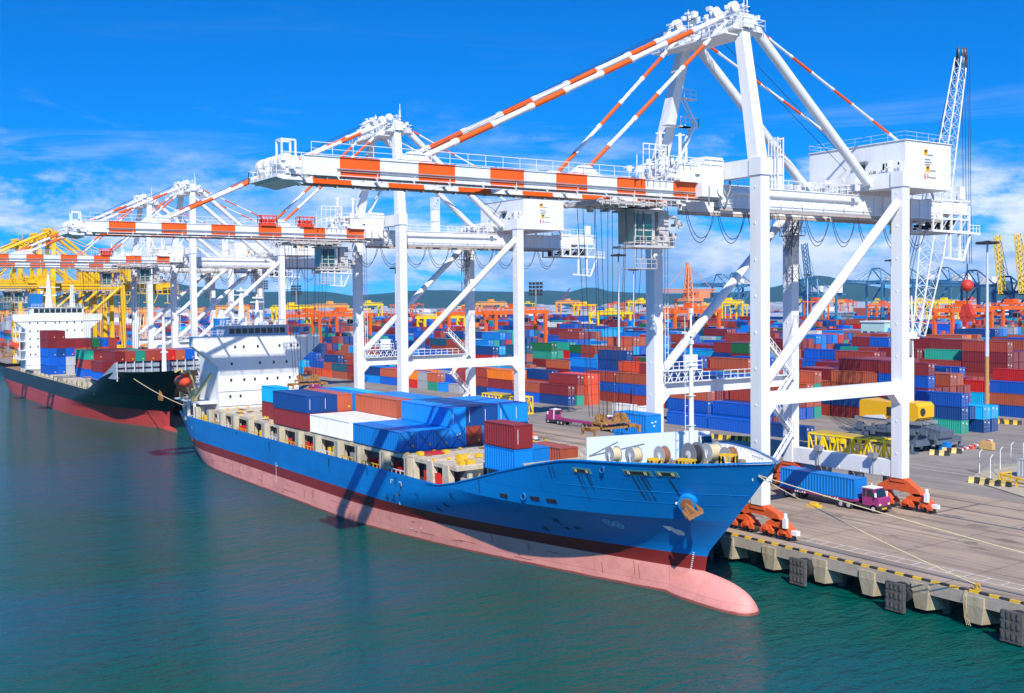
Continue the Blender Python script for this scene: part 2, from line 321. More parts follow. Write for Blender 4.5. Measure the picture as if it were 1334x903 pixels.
for k in range(16):
    x=rq.uniform(-120,-40); y=rq.choice((12.2,13.1,17.6,18.5,23.2,24.8))+rq.uniform(-.3,.3); l_=rq.uniform(5,22); dy=rq.uniform(-.6,.6)
    b.add([(x,y,.0058+.00001*k),(x+l_,y+dy,.0058+.00001*k),(x+l_,y+dy+.32,.0058+.00001*k),(x,y+.32,.0058+.00001*k)],[(0,1,2,3)])
tag(b.build('oil_stains',mat('oil stain',(.20,.15,.11),.7,dirt=.9,dcol=(.34,.26,.18),scale=1.2),apron),kind='stuff')
b=MB(); jd=mat('dark drain line',(.035,.035,.06),.8)
b.box(-400,300,33.6,33.8,.010,.013); b.box(-400,300,38.9,39.05,.010,.013)
for k in range(30): x=10-k*11.3; b.box(x,x+.22,29.2,38.9,.010,.013)
struct(b.build('drain_lines',jd))
struct(sheet('pale_road_patch',-150,-60,66,84,.002,mat('pale paving',(.30,.26,.22),.9,dirt=.6,scale=.2),1,1))
b=MB()
lm=mat('yard line paint',(.55,.52,.48),.8,dirt=.8,scale=1.2)
for y in(46,52,58,64): b.box(-700,-60 if y>50 else -100,y,y+.15,.004,.008)
for y in(98.5,): b.box(-135,-60,y,y+.15,.004,.008)
struct(b.build('lane_marking',lm))
# bollards
def bollard(x,lab):
    b=MB(); b.tube((0,0,0),(0,0,.2),.36,0,12); b.tube((0,0,.2),(0,0,.5),.2,0,12); b.tube((-.3,0,.52),(.3,0,.52),.16,0,10); o=b.build('mooring_bollard',mat('rusty yellow',(.50,.30,.05),.7,dirt=.7,scale=3),None,(x,1.15,0)); tag(o,lab,'bollard','bollards on the quay edge')
for x,l in((-56.6,'yellow bollard holding the slack mooring rope beside the quay kerb'),): bollard(x,l)
b=MB(); b.box(-3.2,3.2,-.28,.28,0,.35) if 0 else b.box(-.9,.9,-.5,.5,0,.32); b.box(-.5,.5,-.3,.3,.32,.6)
for a_ in [(-98.2+4.5,20.9)]: tag(b.build('rail_stop_block',YEL,None,(-91.6,20.4,0)),'small yellow steel block on the apron beside the purple truck','block')
# ------------------------------------------------------------------ hills
prof=[(-200,384),(60,386),(111,383),(150,377),(185,369),(212,365),(240,371),(265,375),(320,381),(380,380),(400,379.5),(425,381),(460,385),(500,382),(515,380.5),(553,377.6),(590,379),(620,380.5),(689,380),(714,378.5),(743,381),(765,374.5),(778,374.5),(793,379),(842,382),(900,383),(960,381),(1010,374),(1045,364),(1064,360.5),(1081,360.5),(1102,365),(1130,371),(1160,376),(1190,374),(1224,371),(1239,363),(1255,366),(1270,369),(1298,364),(1320,368),(1400,362),(1560,374)]
HM=mat('forested hill',(.025,.08,.055),.9,dirt=.7,dcol=(.06,.10,.06),scale=.006)
def hills():
    b=MB(); vs=[]; nx=360; ny=14; x0,x1=prof[0][0],prof[-1][0]; rr=random.Random(3)
    ph=[[rr.random()*6.28 for _ in range(8)] for _ in range(3)]
    for i in range(nx+1):
        px=x0+(x1-x0)*i/nx
        for (a,u),(c,v) in zip(prof,prof[1:]):
            if px<=c: py=u+(v-u)*(px-a)/(c-a); break
        P=at_depth(px,py,7000); d=Vector((P.x-CAM.x,P.y-CAM.y,0)); dist=d.length; d.normalize(); H=P.z
        for j in range(ny+1):
            t=j/ny; r=dist-1500+t*3000; sh=math.sin(math.pi*t)**1.3
            n=sum(math.sin(px*.02*(k+1)+ph[0][k]+j*.9)*.5/(k+1) for k in range(6))
            z=-6+(H+6)*sh*(1+.10*n*(1 if abs(t-.5)>.04 else .25)); vs.append((CAM.x+d.x*r,CAM.y+d.y*r,z))
    b.add(vs,[(i*(ny+1)+j,i*(ny+1)+j+1,(i+1)*(ny+1)+j+1,(i+1)*(ny+1)+j) for i in range(nx) for j in range(ny)],0,True)
    return struct(b.build('hills',HM))
hills()
# ------------------------------------------------------------------ ship-to-shore crane (local origin between its legs on the quay)
LX=8.92; YS=3.2; YL=28.5
def make_crane(label,group,W=WHITE,BG=BOGIE,O=ORANGE):
    t=empty('gantry_crane',(0,0,0)); tag(t,label,'crane',group)
    def B(): return MB()
    zs,zl=3.4,3.9; zt=40.6
    for sx in(1,-1):
        for y,z0 in((YS,zs),(YL,zl)):
            b=B(); x=sx*LX; b.box(x-.8,x+.8,y-.72,y+.72,z0,zt)
            if sx>0 or 1:
                for k in range(9): z=z0+3+k*4.1; b.box(x-.05,x+.05,y-.80,y-.72,z,z+.25); 
            b.build('leg',W,t)
        # upper leg to apex
        b=B(); b.beam((sx*LX,YS,zt),(sx*4.75,4.7,58.1),1.62,1.5,0,1.25,1.2); b.build('upper_leg',W,t)
        b=B(); b.beam((sx*LX,YS+.7,16.1-.75),(sx*LX,YL-.7,16.1-.75),1.25,1.5)
        # haunches
        for yy,s in((YS+.7,1),(YL-.7,-1)): b.prism([(yy,14.6),(yy+s*1.4,14.6),(yy,13.2)],'x',sx*LX-.6,sx*LX+.6)
        b.build('portal_beam',W,t)
        b=B(); b.tube((sx*LX,YS+.6,17.0),(sx*LX,YL-.6,38.6),.58,0,12); b.build('diagonal_brace',W,t)
        # thick back pipe
        b=B(); b.tube((sx*4.6,4.8,59.0),(sx*4.75,6.6,58.6),.70,0,14); b.tube((sx*4.75,6.6,58.6),(sx*4.8,8.6,56.8),.68,0,14,.58); b.tube((sx*4.8,8.6,56.8),(sx*4.9,YL-1.2,41.4),.58,0,14)
        b.build('back_strut',W,t)
    for y,z0 in((YS,zs),(YL,zl)):
        b=B(); b.box(-LX+.8,LX-.8,y-.6,y+.6,z0+.05,z0+2.1)
        for k in range(5): x=-7+k*3.4; b.box(x,x+.1,y-.66,y+.66,z0+.2,z0+.4)
        s=b.build('sill_beam',W,t)
        if y==YL:
            for x in(-3.2,5.6):
                c=B(); c.box(x-.5,x+.5,y-1.5,y-.7,z0+2.2,z0+2.9); c.tube((x,y-1.1,z0-.3),(x,y-1.1,z0+2.2),.09,0,6); c.build('lamp_post',GREYM,s)
    for y in(YS,YL):
        b=B(); b.box(-LX+.85,LX-.85,y-.65,y+.65,40.55,42.5); b.box(-LX-.95,-LX+.85,y-.85,y+.85,zt,42.55); b.box(LX-.85,LX+.95,y-.85,y+.85,zt,42.55); b.build('cross_beam',W,t)
    # boom and main girders
    red0=[-45.7+8.17*k for k in range(6)]
    for sx in(1,-1):
        b=B(); x0,x1=(2.75,3.45) if sx>0 else(-3.45,-2.75)
        ys=[-49.2]
        for r in red0: ys+= [r,r+4.1]
        ys+=[2.2]
        for i,(a,c) in enumerate(zip(ys,ys[1:])):
            zb=38.35 if i else 38.6
            b.box(x0,x1,a,c,zb,39.95,i%2)
            b.box(x0-.12,x1+.12,a,c,38.22,38.35 if i else 38.6,i%2)
            b.box(x0-.1,x1+.1,a,c,39.95,40.02,i%2)
        g=b.build('boom_girder',[W,O],t)
        b=B(); xo=x1+.1 if sx>0 else x0-.1
        b.rail([(xo,-48.5,40.05),(xo,1,40.05)],1.15,2.05,.035); b.build('railing',W,g)
        b=B(); b.beam((xo,-46,38.9),(xo,0,38.9),.12,.09); b.beam((xo,-46,38.7),(xo,0,38.7),.08,.06); b.build('cable_tray',STEEL,g)
        b=B(); b.box(x0,x1,2.2,45.2,37.55,39.9); b.box(x0-.15,x1+.15,2.2,45.2,39.9,40.0); b.box(x0-.1,x1+.1,2.2,45.2,37.42,37.55)
        xa=(x0,x1)[sx>0]
        b.tube((xa+sx*.02,4,39.2),(xa+sx*.02,27,39.2),.38,0,10)
        for k in range(22): y=3+k*1.95; b.box(xa+sx*.05-.04,xa+sx*.05+.04,y,y+.09,37.6,39.85)
        g=b.build('main_girder',W,t)
        b=B(); b.rail([(xo,3,40.0),(xo,45,40.0)],1.1,2.2,.045); b.build('railing',W,g)
        b=B(); xm=(x0+x1)/2; b.box(xm-.18,xm+.18,-48,2.2,38.0,38.22); b.box(xm-.4,xm+.4,2.2,45.2,37.05,37.42)
        for k in range(48): y=-47+k*1.92; b.box(xm-.3,xm+.3,y,y+.12,37.95 if y<2 else 37.0,38.2 if y<2 else 37.4)
        b.build('trolley_rail',mat('rusty trolley rail',(.45,.40,.36),.7,dirt=.7,dcol=(.26,.13,.07),scale=1.5),t)
    b=B()
    for k in range(7): y=-47+k*7.8; b.box(-2.7,2.7,y,y+.22,38.6,39.0)
    b.build('boom_tie',W,t)
    b=B()
    for y in(12,20,36,44.6): b.box(-2.1,2.1,y,y+.5,38.2,39.6)
    b.build('girder_tie',W,t)
    # walkway under the boom side
    b=B()
    for k in range(24): y=-46+k*3.9; b.beam((3.9,y,37.9),(3.4,y,38.4),.06,.06); b.beam((3.9,y,37.9),(3.9,y,38.6),.05,.05)
    for z in(37.9,38.25): b.beam((3.9,-46,z),(3.9,43,z),.06,.06)
    b.build('side_walkway',W,t)
    # boom tip platform
    b=B(); b.box(-3.4,3.4,-51.2,-49.2,37.7,37.9); b.box(-3.2,3.2,-50.8,-49.3,38.2,39.5); b.prism([(-49.2,37.4),(-49.2,38.0),(-51.8,38.2),(-51.8,37.9)],'x',-3.2,3.2)
    for x in(-2.6,-.9,.9,2.6): b.tube((x-.3,-50.6,39.4),(x+.3,-50.6,39.4),.75,0,14)
    rr=random.Random(5)
    for k in range(34): x=rr.uniform(-3.6,3.8); y=rr.uniform(-51.6,-49); z=rr.uniform(37.9,39.7); b.cbox((x,y,z),(rr.uniform(.2,.7),rr.uniform(.2,.7),rr.uniform(.2,.7)))
    b.rail([(3.4,-49.2,37.9),(3.4,-51.8,37.9),(-3.4,-51.8,37.9),(-3.4,-49.2,37.9)],1.1,1.2,.05)
    for y in(-51.1,-49.8):
        for x in(3.0,1.8): b.beam((x,y,39.4),(x,y,41.3),.16,.16)
    for z in(39.5,41.3): b.beam((3.0,-51.1,z),(3.0,-49.8,z),.16,.16); b.beam((1.8,-51.1,z),(1.8,-49.8,z),.16,.16); b.beam((1.8,-51.1,z),(3,-51.1,z),.16,.16)
    b.build('boom_tip_platform',W,t)
    # apex
    b=B(); b.box(-5.9,5.9,4.0,5.6,56.5,58.0); b.box(-5.6,5.6,2.2,7.4,56.2,56.35); b.box(-6.2,6.2,.6,2.6,55.2,55.35)
    for k in range(70):
        x=rr.uniform(-5.6,5.6); y=rr.uniform(1.4,6.6); z=rr.uniform(55.4,59.2) if rr.random()<.6 else rr.uniform(57.8,58.8); b.cbox((x,y,z),(rr.uniform(.15,.9),rr.uniform(.15,.8),rr.uniform(.15,.8)))
    for x in(-4.7,-1.8,1.8,4.7):
        for s in(0,.5): b.tube((x+s-.1,3.2,58.8),(x+s+.1,3.2,58.8),.62,0,14)
        b.beam((x,3.2,57.5),(x,3.2,58.8),.25,.3); b.beam((x,4.2,57),(x,1.0,55.4),.35,.4)
    b.rail([(5.9,2.2,56.35),(5.9,7.4,56.35),(-5.9,7.4,56.35),(-5.9,2.2,56.35),(5.9,2.2,56.35)],1.2,1.3,.05)
    b.rail([(5.2,4.0,58),(5.2,5.6,58),(-5.2,5.6,58),(-5.2,4,58)],1.1,1.3,.05)
    b.rail([(6.2,.6,55.35),(-6.2,.6,55.35)],1.1,1.3,.05)
    b.tube((5.0,5.4,58),(5.0,5.4,61.4),.07,0,5); b.tube((-4.8,5.4,58),(-4.8,5.4,61),.05,0,5)
    for k in(0,1): b.rail([(4.3+k*.5,5.6,55.5),(4.3+k*.5,5.6,60)],.4,.4,.05)
    b.build('apex_platform',W,t,(0,0,1.5))
    # stays
    def stay(a,c,r,L0,nm,ph=0):
        b=MB(); a=Vector(a);c=Vector(c);n=max(2,round((c-a).length/L0))
        for i in range(n): b.tube(a.lerp(c,i/n),a.lerp(c,(i+1)/n),r,(i+ph)%2,8)
        for i in range(1,n): p=a.lerp(c,i/n); d_=(c-a).normalized()*r*1.2; b.tube(p-d_,p+d_,r*1.25,0,8)
        b.build(nm,[W,O],t)
    for sx in(1,-1):
        stay((sx*3.2,3.2,59.5),(sx*2.8,-37.6,40.2),.30,4.9,'forestay',0)
        stay((sx*3.8,3.4,59.0),(sx*2.8,-17.0,40.4),.23,4.7,'forestay',0)
        stay((sx*4.2,6.2,59.2),(sx*4.1,36.6,46.6),.17,4.1,'backstay',1)
        stay((sx*4.1,40.2,43.6),(sx*4.1,42.5,40),.17,2.4,'lower_backstay',1)
    for y in(-37.6,-17):
        for sx in(1,-1):
            b=B(); b.prism([(y-2.2,40.0),(y+2.2,40.0),(y+.6,41.1),(y-.6,41.1)],'x',sx*2.8-.35,sx*2.8+.35); b.build('stay_bracket',W,t)
    b=B()
    for x in(-1,.9): b.path([(x,2.6,60.4),(x,-36,41.2)],.03,0,4)
    for x in(-.8,.8): b.path([(x,4,60),(x,33,42)],.045,0,4)
    b.build('boom_hoist_rope',CABLE,t)
    # machine house
    b=B(); b.box(-7.0,8.4,30.2,39.8,40.9,46.7); b.box(-7.15,8.55,30.05,39.95,46.7,46.8); b.box(-7.1,8.5,30.1,39.9,40.7,40.95); h=b.build('machine_house',W,t)
    b=B(); b.box(1.2,2.3,30.08,30.16,43.2,44.2,0); b.box(-6.2,-3.9,30.10,30.17,41.6,42.1,0); b.build('window',GLASS,h)
    b=B(); b.box(3.0,4.0,30.05,30.15,41.1,43.2); b.box(.8,2.9,29.6,30.1,44.4,44.6); b.build('door',GREYM,h)
    def sign(y,z,s,ms,extra=None):
        b=B(); b.box(8.4,8.43,y,y+s,z,z+s,0); b.prism([(y+.1*s,z+.85*s),(y+.9*s,z+.85*s),(y+.5*s,z+.3*s)],'x',8.43,8.45,1)
        b.build('warning_sign',ms,h)
    sign(34.0,45.0,.8,[YEL,CABLE]); sign(34.4,42.9,.8,[YEL,CABLE])
    b=B()
    for i,(y,z) in enumerate(((34.9,45.0),(34.2,44.4),(34.2,44.05),(34.3,43.75),(35.3,43.0),(35.1,42.1))): 
        y2=y
        for k in range(5+i%3): b.box(8.40,8.425,y2,y2+.13,z,z+.16); y2+=.21
    b.build('printed_lines',mat('dark lettering',(.08,.08,.09),.6),h)
    b=B(); b.prism([(34.1,42.0),(34.4,42.0),(34.3,42.7),(34.2,42.9)],'x',8.4,8.43); b.prism([(34.7,42.0),(35.0,42.2),(34.8,42.8)],'x',8.4,8.43); b.build('red_emblem',RED,h)
    b=B(); b.rail([(8.4,30.1,46.8),(8.4,39.8,46.8),(-7,39.8,46.8),(-7,30.1,46.8),(8.4,30.1,46.8)],1.0,2.4,.018); b.build('roof_railing',W,h)
    b=B(); b.box(-8,LX,YL+.8,30.1,40.5,40.65); b.rail([(-8,YL-.9,40.65),(4,YL-.9,40.65),(4,YL+.9,42.6),(8.8,YL+.9,42.6)],1.1,1.2,.045)
    for k in range(30): b.cbox((rr.uniform(-7,5.5),rr.uniform(24,29.5),rr.uniform(40.6,42.2)),(rr.uniform(.2,1),rr.uniform(.2,.9),rr.uniform(.2,1)))
    for k in range(8): b.cbox((rr.uniform(5.2,8.4),29.6,rr.uniform(42.7,43.8)),(rr.uniform(.3,.7),.5,rr.uniform(.4,1)))
    b.rail([(3.6,16,40),(3.6,27,40)],1.1,1,.045)
    b.build('deck_machinery',W,t)
    b=B(); 
    for z in(42.2,44.6,46.6): b.beam((-.2,14.6,z),(1.3,14.6,z),.1,.1); b.beam((-.2,15.6,z),(1.3,15.6,z),.1,.1); b.beam((1.3,14.6,z),(1.3,15.6,z),.1,.1)
    for x in(-.2,.3,.8,1.3): b.beam((x,14.6,40),(x,14.6,46.8),.12,.12); b.beam((x,15.6,40),(x,15.6,46.8),.12,.12)
    b.box(-.1,1.2,14.7,15.5,40,44.2); b.build('electrical_tower',W,t)
    # hinge area machinery
    b=B()
    for k in range(75): b.cbox((rr.uniform(-4,4.3),rr.uniform(-5.5,2.6),rr.uniform(40.1,42.8)),(rr.uniform(.15,1.1),rr.uniform(.15,1.1),rr.uniform(.2,1.3)))
    b.box(2.0,4.2,-.6,2.2,40.0,43.0); b.box(1.6,4.0,-4.4,-1.2,40.0,42.0); b.box(3.5,4.6,-1.5,1.9,38.4,40.9)
    for y in(-6.2,-3.2): b.tube((2.8,y,41),(2.8,y,45.6),.22,0,6); b.beam((2.4,y-.3,45.4),(3.2,y+.4,45.4),.12,.12); b.tube((3.3,y+.5,41),(3.3,y+.5,44.0),.16,0,6)
    b.rail([(4.3,-11,40.05),(4.3,-6,41.6),(4.3,2.2,41.6)],1.1,1,.05); b.rail([(4.3,-10,42.6),(4.3,-6.5,42.6),(2.3,-6.5,42.6)],1.2,.8,.07)
    for k in range(6): b.beam((4.4,-11+k*.9,40.2),(4.4,-11+k*.9,42.5),.08,.08)
    b.build('hinge_machinery',W,t)
    b=B(); b.box(4.5,4.62,-.5,-.3,37.4,39.6); b.path([(4.4,1.8,40.5),(4.6,1.9,39),(4.6,2.4,38.4),(4.6,2.9,39.2),(4.5,3,40.4)],.13,0,6); b.path([(4.4,.6,40.2),(4.6,1,38.7),(4.6,1.7,38.3)],.10,0,6); b.build('hinge_cables',GREYM,t)
    # trolley and cab
    b=B(); b.box(-3.1,3.1,-15.2,-5.4,37.15,37.6)
    for x in(-3,3):
        for y in(-15,-12,-9,-6): b.tube((x-.2,y,37.4),(x+.2,y,37.4),.35,0,10)
    for k in range(26): b.cbox((rr.uniform(-3.4,3.8),rr.uniform(-15.2,-4.5),rr.uniform(36.8,37.5)),(rr.uniform(.2,.9),rr.uniform(.2,.9),rr.uniform(.15,.5)))
    b.rail([(3.9,-15.4,36.9),(3.9,-4.5,36.9)],.9,1.1,.05)
    tr=b.build('trolley',mat('worn machinery white',(.60,.57,.54),.6,dirt=.7,dcol=(.25,.17,.12),scale=1.3),t)
    b=B(); b.box(-1.5,1.5,-8.8,-5.9,33.1,36.7); b.box(-1.9,1.9,-9.3,-3.2,32.6,32.85); b.box(.2,1.3,-5.2,-3.6,32.9,36.9); b.box(-1.9,1.9,-9.3,-5,36.7,36.9)
    b.rail([(1.9,-9.3,32.85),(1.9,-3.2,32.85),(-1.9,-3.2,32.85)],1.0,.9,.05)
    for y in(-9,-7.8,-6.6): b.beam((1.7,y,32.6),(1.7,y,31.2),.08,.08)
    b.rail([(1.7,-9.0,30.3),(1.7,-5.8,30.3)],1.0,.8,.05); b.box(-1,1.7,-9,-5.8,30.2,30.3)
    for k in range(18): b.cbox((rr.uniform(-1,1.9),rr.uniform(-5.2,-1.6),rr.uniform(32.9,36.8)),(rr.uniform(.2,.8),rr.uniform(.2,.8),rr.uniform(.2,.9)))
    cb=b.build('operator_cab',MC['worn machinery white'],t)
    b=B(); b.box(-1.4,1.4,-8.86,-8.8,33.4,36.4); b.box(1.5,1.56,-8.7,-7.7,34.7,36.4);b.box(1.5,1.56,-7.5,-6.4,34.7,36.4);b.box(1.5,1.56,-8.7,-7.7,33.3,34.5);b.box(1.5,1.56,-7.5,-6.4,33.3,34.5);b.build('window',CABGL,cb)
    # hoist ropes and spreader headblock
    b=B()
    for x in(-1.6,1.6):
        for y in(-14.6,-13.8,-12.2,-8.4,-7.6,-10.2): b.path([(x,y,37),(x*.8,y*.6-4.6,13.6)],.04,0,4)
    b.build('hoist_rope',CABLE,t)
    b=B(); b.box(-.9,.9,-13.4,-9.2,12.9,13.15); b.box(-.5,.5,-14.6,-7.9,12.25,12.6)
    for y in(-14.6,-8.2): b.box(-1.22,1.22,y,y+.3,12.15,12.55); b.box(-1.22,-1.0,y,y+.25,11.7,12.2); b.box(1.0,1.22,y,y+.25,11.7,12.2)
    for y in(-12.7,-9.9):
        for x in(-.5,.5): b.tube((x-.1,y,13.6),(x+.1,y,13.6),.42,0,12); b.beam((x,y,12.6),(x,y,13.6),.12,.3)
    for y in(-13.3,-9.3): b.beam((-.8,y,12.6),(-.8,y,12.9),.15,.15); b.beam((.8,y,12.6),(.8,y,12.9),.15,.15)
    for k in range(8): b.cbox((rr.uniform(-.8,.8),rr.uniform(-13.2,-9.4),13.3),(rr.uniform(.2,.5),rr.uniform(.2,.6),rr.uniform(.2,.4)))
    b.build('spreader',mat('rusty spreader yellow',(.42,.20,.05),.7,dirt=.8,dcol=(.07,.04,.03),scale=1.3),t)
    # festoon cables
    for k in range(9):
        y=-3.5+k*5.0
        b=B()
        for off,dp in((0,3.9),(.25,3.4)):
            pts=[(3.9,y+off+(4.5*i/12),37.1-dp*(1-((i-6)/6)**2)**.75-(.15 if i in(0,12) else 0)) for i in range(13)]
            b.path(pts,.05,0,4)
        b.build('festoon_cable',CABLE,t)
    # rear cage
    b=B()
    ys=[43.2,45.2,47.4,49.6,51.6]
    for x in(-3.4,0,3.4):
        for y in ys: b.beam((x,y,35.9),(x,y,40.6 if y<51 else 39.6),.26,.26)
        for z in(35.9,37.6,38.4,40.2): b.beam((x,43,z),(x,51.8,z),.22,.24)
    for y in ys:
        for z in(35.9,40.2): b.beam((-3.4,y,z),(3.4,y,z),.2,.2)
    b.box(-3.4,3.4,43.2,51.6,38.4,38.48); b.box(3.1,3.4,45.4,51.2,38.6,39.9); b.beam((3.4,43.2,35.9),(3.4,54.2,35.7),.3,.3); b.rail([(3.4,51.8,35.9),(3.4,54.2,35.9)],1,.8,.06)
    b.beam((3.2,47.4,36),(3.2,47.4,32.2),.3,.3); b.beam((3.2,49.6,36),(3.2,49.6,31.9),.3,.3); b.beam((3.2,46,32.2),(3.2,50.6,31.9),.28,.28); b.beam((3.2,50.6,31.9),(3.2,52.4,35.9),.24,.24); b.rail([(3.2,48.6,32.1),(3.2,50.8,32.1)],1.2,.7,.05)
    for k in range(4): b.beam((3.4,ys[k],36),(3.4,ys[k+1],38.4),.07,.07)
    b.box(2.9,3.6,49.2,50.4,40.4,42.2); b.rail([(3.4,43.2,40.4),(3.4,49,40.4)],1,.9,.05)
    b.build('rear_service_cage',W,t)
    b=B()
    for k in range(18): b.cbox((rr.uniform(-2.4,2.8),rr.uniform(43.4,51.2),rr.uniform(36.3,38.0)),(rr.uniform(.3,1.2),rr.uniform(.3,1),rr.uniform(.3,1)))
    b.build('cage_machinery',DARK,t)
    # stairs and platforms on the far seaward leg and portal
    b=B(); x=-LX
    b.box(x-.5,x+1.5,YS+.8,YS+6.8,17.6,17.7); b.rail([(x+1.5,YS+.8,17.7),(x+1.5,YS+6.8,17.7),(x-.5,YS+6.8,17.7)],1.1,1,.06)
    b.rail([(x+.7,YS+1,16.2),(x+.7,YL-2,16.2)],1.1,1.3,.05); b.box(x+.3,x+1.3,YS+1,YL-2,16.12,16.2)
    for k in range(5): b.beam((x+1.3,YS+1+k*1.3,16.2),(x+1.3,YS+1.9+k*1.3,17.6),.09,.09); b.beam((x+1.3,YS+1.9+k*1.3,16.2),(x+1.3,YS+1+k*1.3,17.6),.09,.09)
    b.box(x+.6,x+1.3,YS+4.4,YS+6.2,17.7,19.6); 
    for z in range(17,40): b.beam((x+.95,YS+.95,z),(x+.95,YS+1.45,z),.06,.06)
    b.beam((x+.95,YS+.95,16),(x+.95,YS+.95,40),.07,.07); b.beam((x+.95,YS+1.45,16),(x+.95,YS+1.45,40),.07,.07)
    b.build('portal_platform',W,t)
    b=B(); x=-LX
    # zig-zag stairs on the landside legs
    for i,(z0,z1,y0,y1) in enumerate(((4,8.2,23,27),(8.2,12.2,27,23),(12.2,16.2,23,27),(16.2,20.6,27,22.2))):
        for off in(0,.8): b.beam((x+1.0+off,y0,z0),(x+1.0+off,y1,z1),.14,.3)
        n=12
        for k in range(n): u=(k+.5)/n; b.box(x+1.0,x+1.8,y0+(y1-y0)*u-.12,y0+(y1-y0)*u+.12,z0+(z1-z0)*u-.03,z0+(z1-z0)*u+.03)
        b.rail([(x+1.85,y0,z0),(x+1.85,y1,z1)],1,1,.05); b.box(x+.9,x+1.9,y1-.6,y1+.6,z1,z1+.06)
    b.build('stairway',W,t)
    b=B()
    b.box(-6.3,-5.4,2.2,6.4,48.2,48.3); b.rail([(-5.4,4.6,48.3),(-5.4,7.6,48.3),(-6.5,7.6,48.3)],1.1,.8,.05); b.box(-6.5,-5.4,5,7.6,48.2,48.3); b.rail([(-5.6,5.4,51.8),(-5.6,7.4,51.8)],1.1,.8,.05); b.box(-6.4,-5.4,5.0,7.4,51.7,51.8)
    for off in(0,.6): b.beam((-5.9+off,3.4,42.5),(-5.9+off,6.8,48.3),.12,.25); b.beam((-5.9+off,7.4,48.3),(-5.7+off,4.8,51.8),.1,.2)
    for k in range(12): u=k/12; b.box(-5.9,-5.3,3.4+3.4*u-.1,3.4+3.4*u+.1,42.5+5.8*u-.03,42.5+5.8*u+.03)
    b.build('upper_stairway',W,t)
    b=B()
    for x in(-LX+1.2,):
        b.box(x,x+2.4,YL-3.6,YL-1.2,35.2,35.3); b.rail([(x,YL-3.6,35.3),(x+2.4,YL-3.6,35.3),(x+2.4,YL-1.2,35.3)],1.1,.8,.05); b.lattice((x+1.2,YL-2.4,29),(x+1.2,YL-2.4,38),1.2,1.2,6,.06,.05)
        b.lattice((x,YL-2,33),(x+2.5,YL-2,38.4),.8,.8,4,.06,.05)
    b.build('cable_reel_platform',GREYM,t)
    # bogies: four corners
    def corner(sx,y,zt0):
        X=sx*LX
        b=MB(); b.prism([(X-3.5,2.0),(X-2.6,1.85),(X-1.2,2.3),(X+1.2,2.3),(X+2.6,1.85),(X+3.5,2.0),(X+2.9,2.75),(X+.9,zt0),(X-.9,zt0),(X-2.9,2.75)],'y',y-.5,y+.5); b.box(X-1.1,X+1.1,y-.62,y+.62,zt0-.5,zt0-.01); g=b.build('wheel_bogie',BG,t)
        for s in(-1,1):
            c=X+s*2.75
            b=MB(); b.prism([(c-1.75,1.1),(c-.6,1.3),(c+.6,1.3),(c+1.75,1.1),(c+1.45,1.7),(c+.45,2.2),(c-.45,2.2),(c-1.45,1.7)],'y',y-.5,y+.5)
            for q in(-1.28,1.28):
                for yy in(-.68,.46):
                    b.prism([(c+q-.95,.5),(c+q-.3,.5),(c+q-.18,.75),(c+q+.18,.75),(c+q+.3,.5),(c+q+.95,.5),(c+q+.95,.85),(c+q+.45,1.35),(c+q-.45,1.35),(c+q-.95,.85)],'y',y+yy,y+yy+.22)
                b.box(c+q-.25,c+q+.25,y-.95,y-.68,.85,1.25)
            b.build('equaliser_beam',BG,g)
            for q in(-1.85,-.72,.72,1.85): b=MB(); b.tube((c+q,y-.3,.42),(c+q,y+.3,.42),.37,0,14); b.build('wheel',DARK,g)
        b=MB(); q=X+4.2; b.box(q,q+.5,y-1.1,y-.7,1.5,2.6); b.tube((q+.25,y-.9,2.6),(q+.25,y-.9,3.1),.22,0,8); b.box(q+.5,q+1.3,y-.3,y+.3,.7,1.2); b.build('rail_brake',W,g)
    for sx in(1,-1):
        corner(sx,YS,zs); corner(sx,YL,zl)
    return t
crane0=make_crane('nearest white crane whose striped orange and white boom crosses the picture above the blue ship','white ship-to-shore gantry cranes')
crane0.location=(-84.68-LX,0,0)
def red_frames(c,ys,mir=False):
    for y in ys:
        b=MB(); b.box(2.4,3.8,y-1.3,y+1.3,40.05,40.6); b.rail([(3.9,y-1.4,40.5),(3.9,y+1.4,40.5),(2.2,y+1.4,40.5),(2.2,y-1.4,40.5),(3.9,y-1.4,40.5)],1.3,.7,.07)
        for k in range(5): b.cbox((3.1,y-1.1+k*.5,40.9),(.8,.3,.7))
        b.build('red_service_frame',mat('bright orange red',(.80,.07,.02),.5,dirt=.3),c)
for X,l in((-170.05,'second nearest white gantry crane with its boom tip over the white ship bridge'),(-289.4,'third white gantry crane standing beside the bow of the black ship'),(-331.9,'farthest white gantry crane, behind the third one by the black ship')):
    c=copy_tree(crane0); c.location=(X-LX,0,0); c['label']=l
    if X>-300: red_frames(c,(-19.5,-12.5,-3) if X>-200 else (-18,-2))
yc=make_crane('yellow gantry crane at the left edge, its tail end reaching right over the yard','yellow gantry cranes at the left edge',YCR,YCR,YCR); yc.location=(-438,-9,-4.5)
for X,l in((-476,'second yellow gantry crane, half hidden behind the first at the left edge'),(-520,'farthest yellow gantry crane at the left edge beyond the black ship')):
    c=copy_tree(yc); c.location=(X,-7,-4); c['label']=l
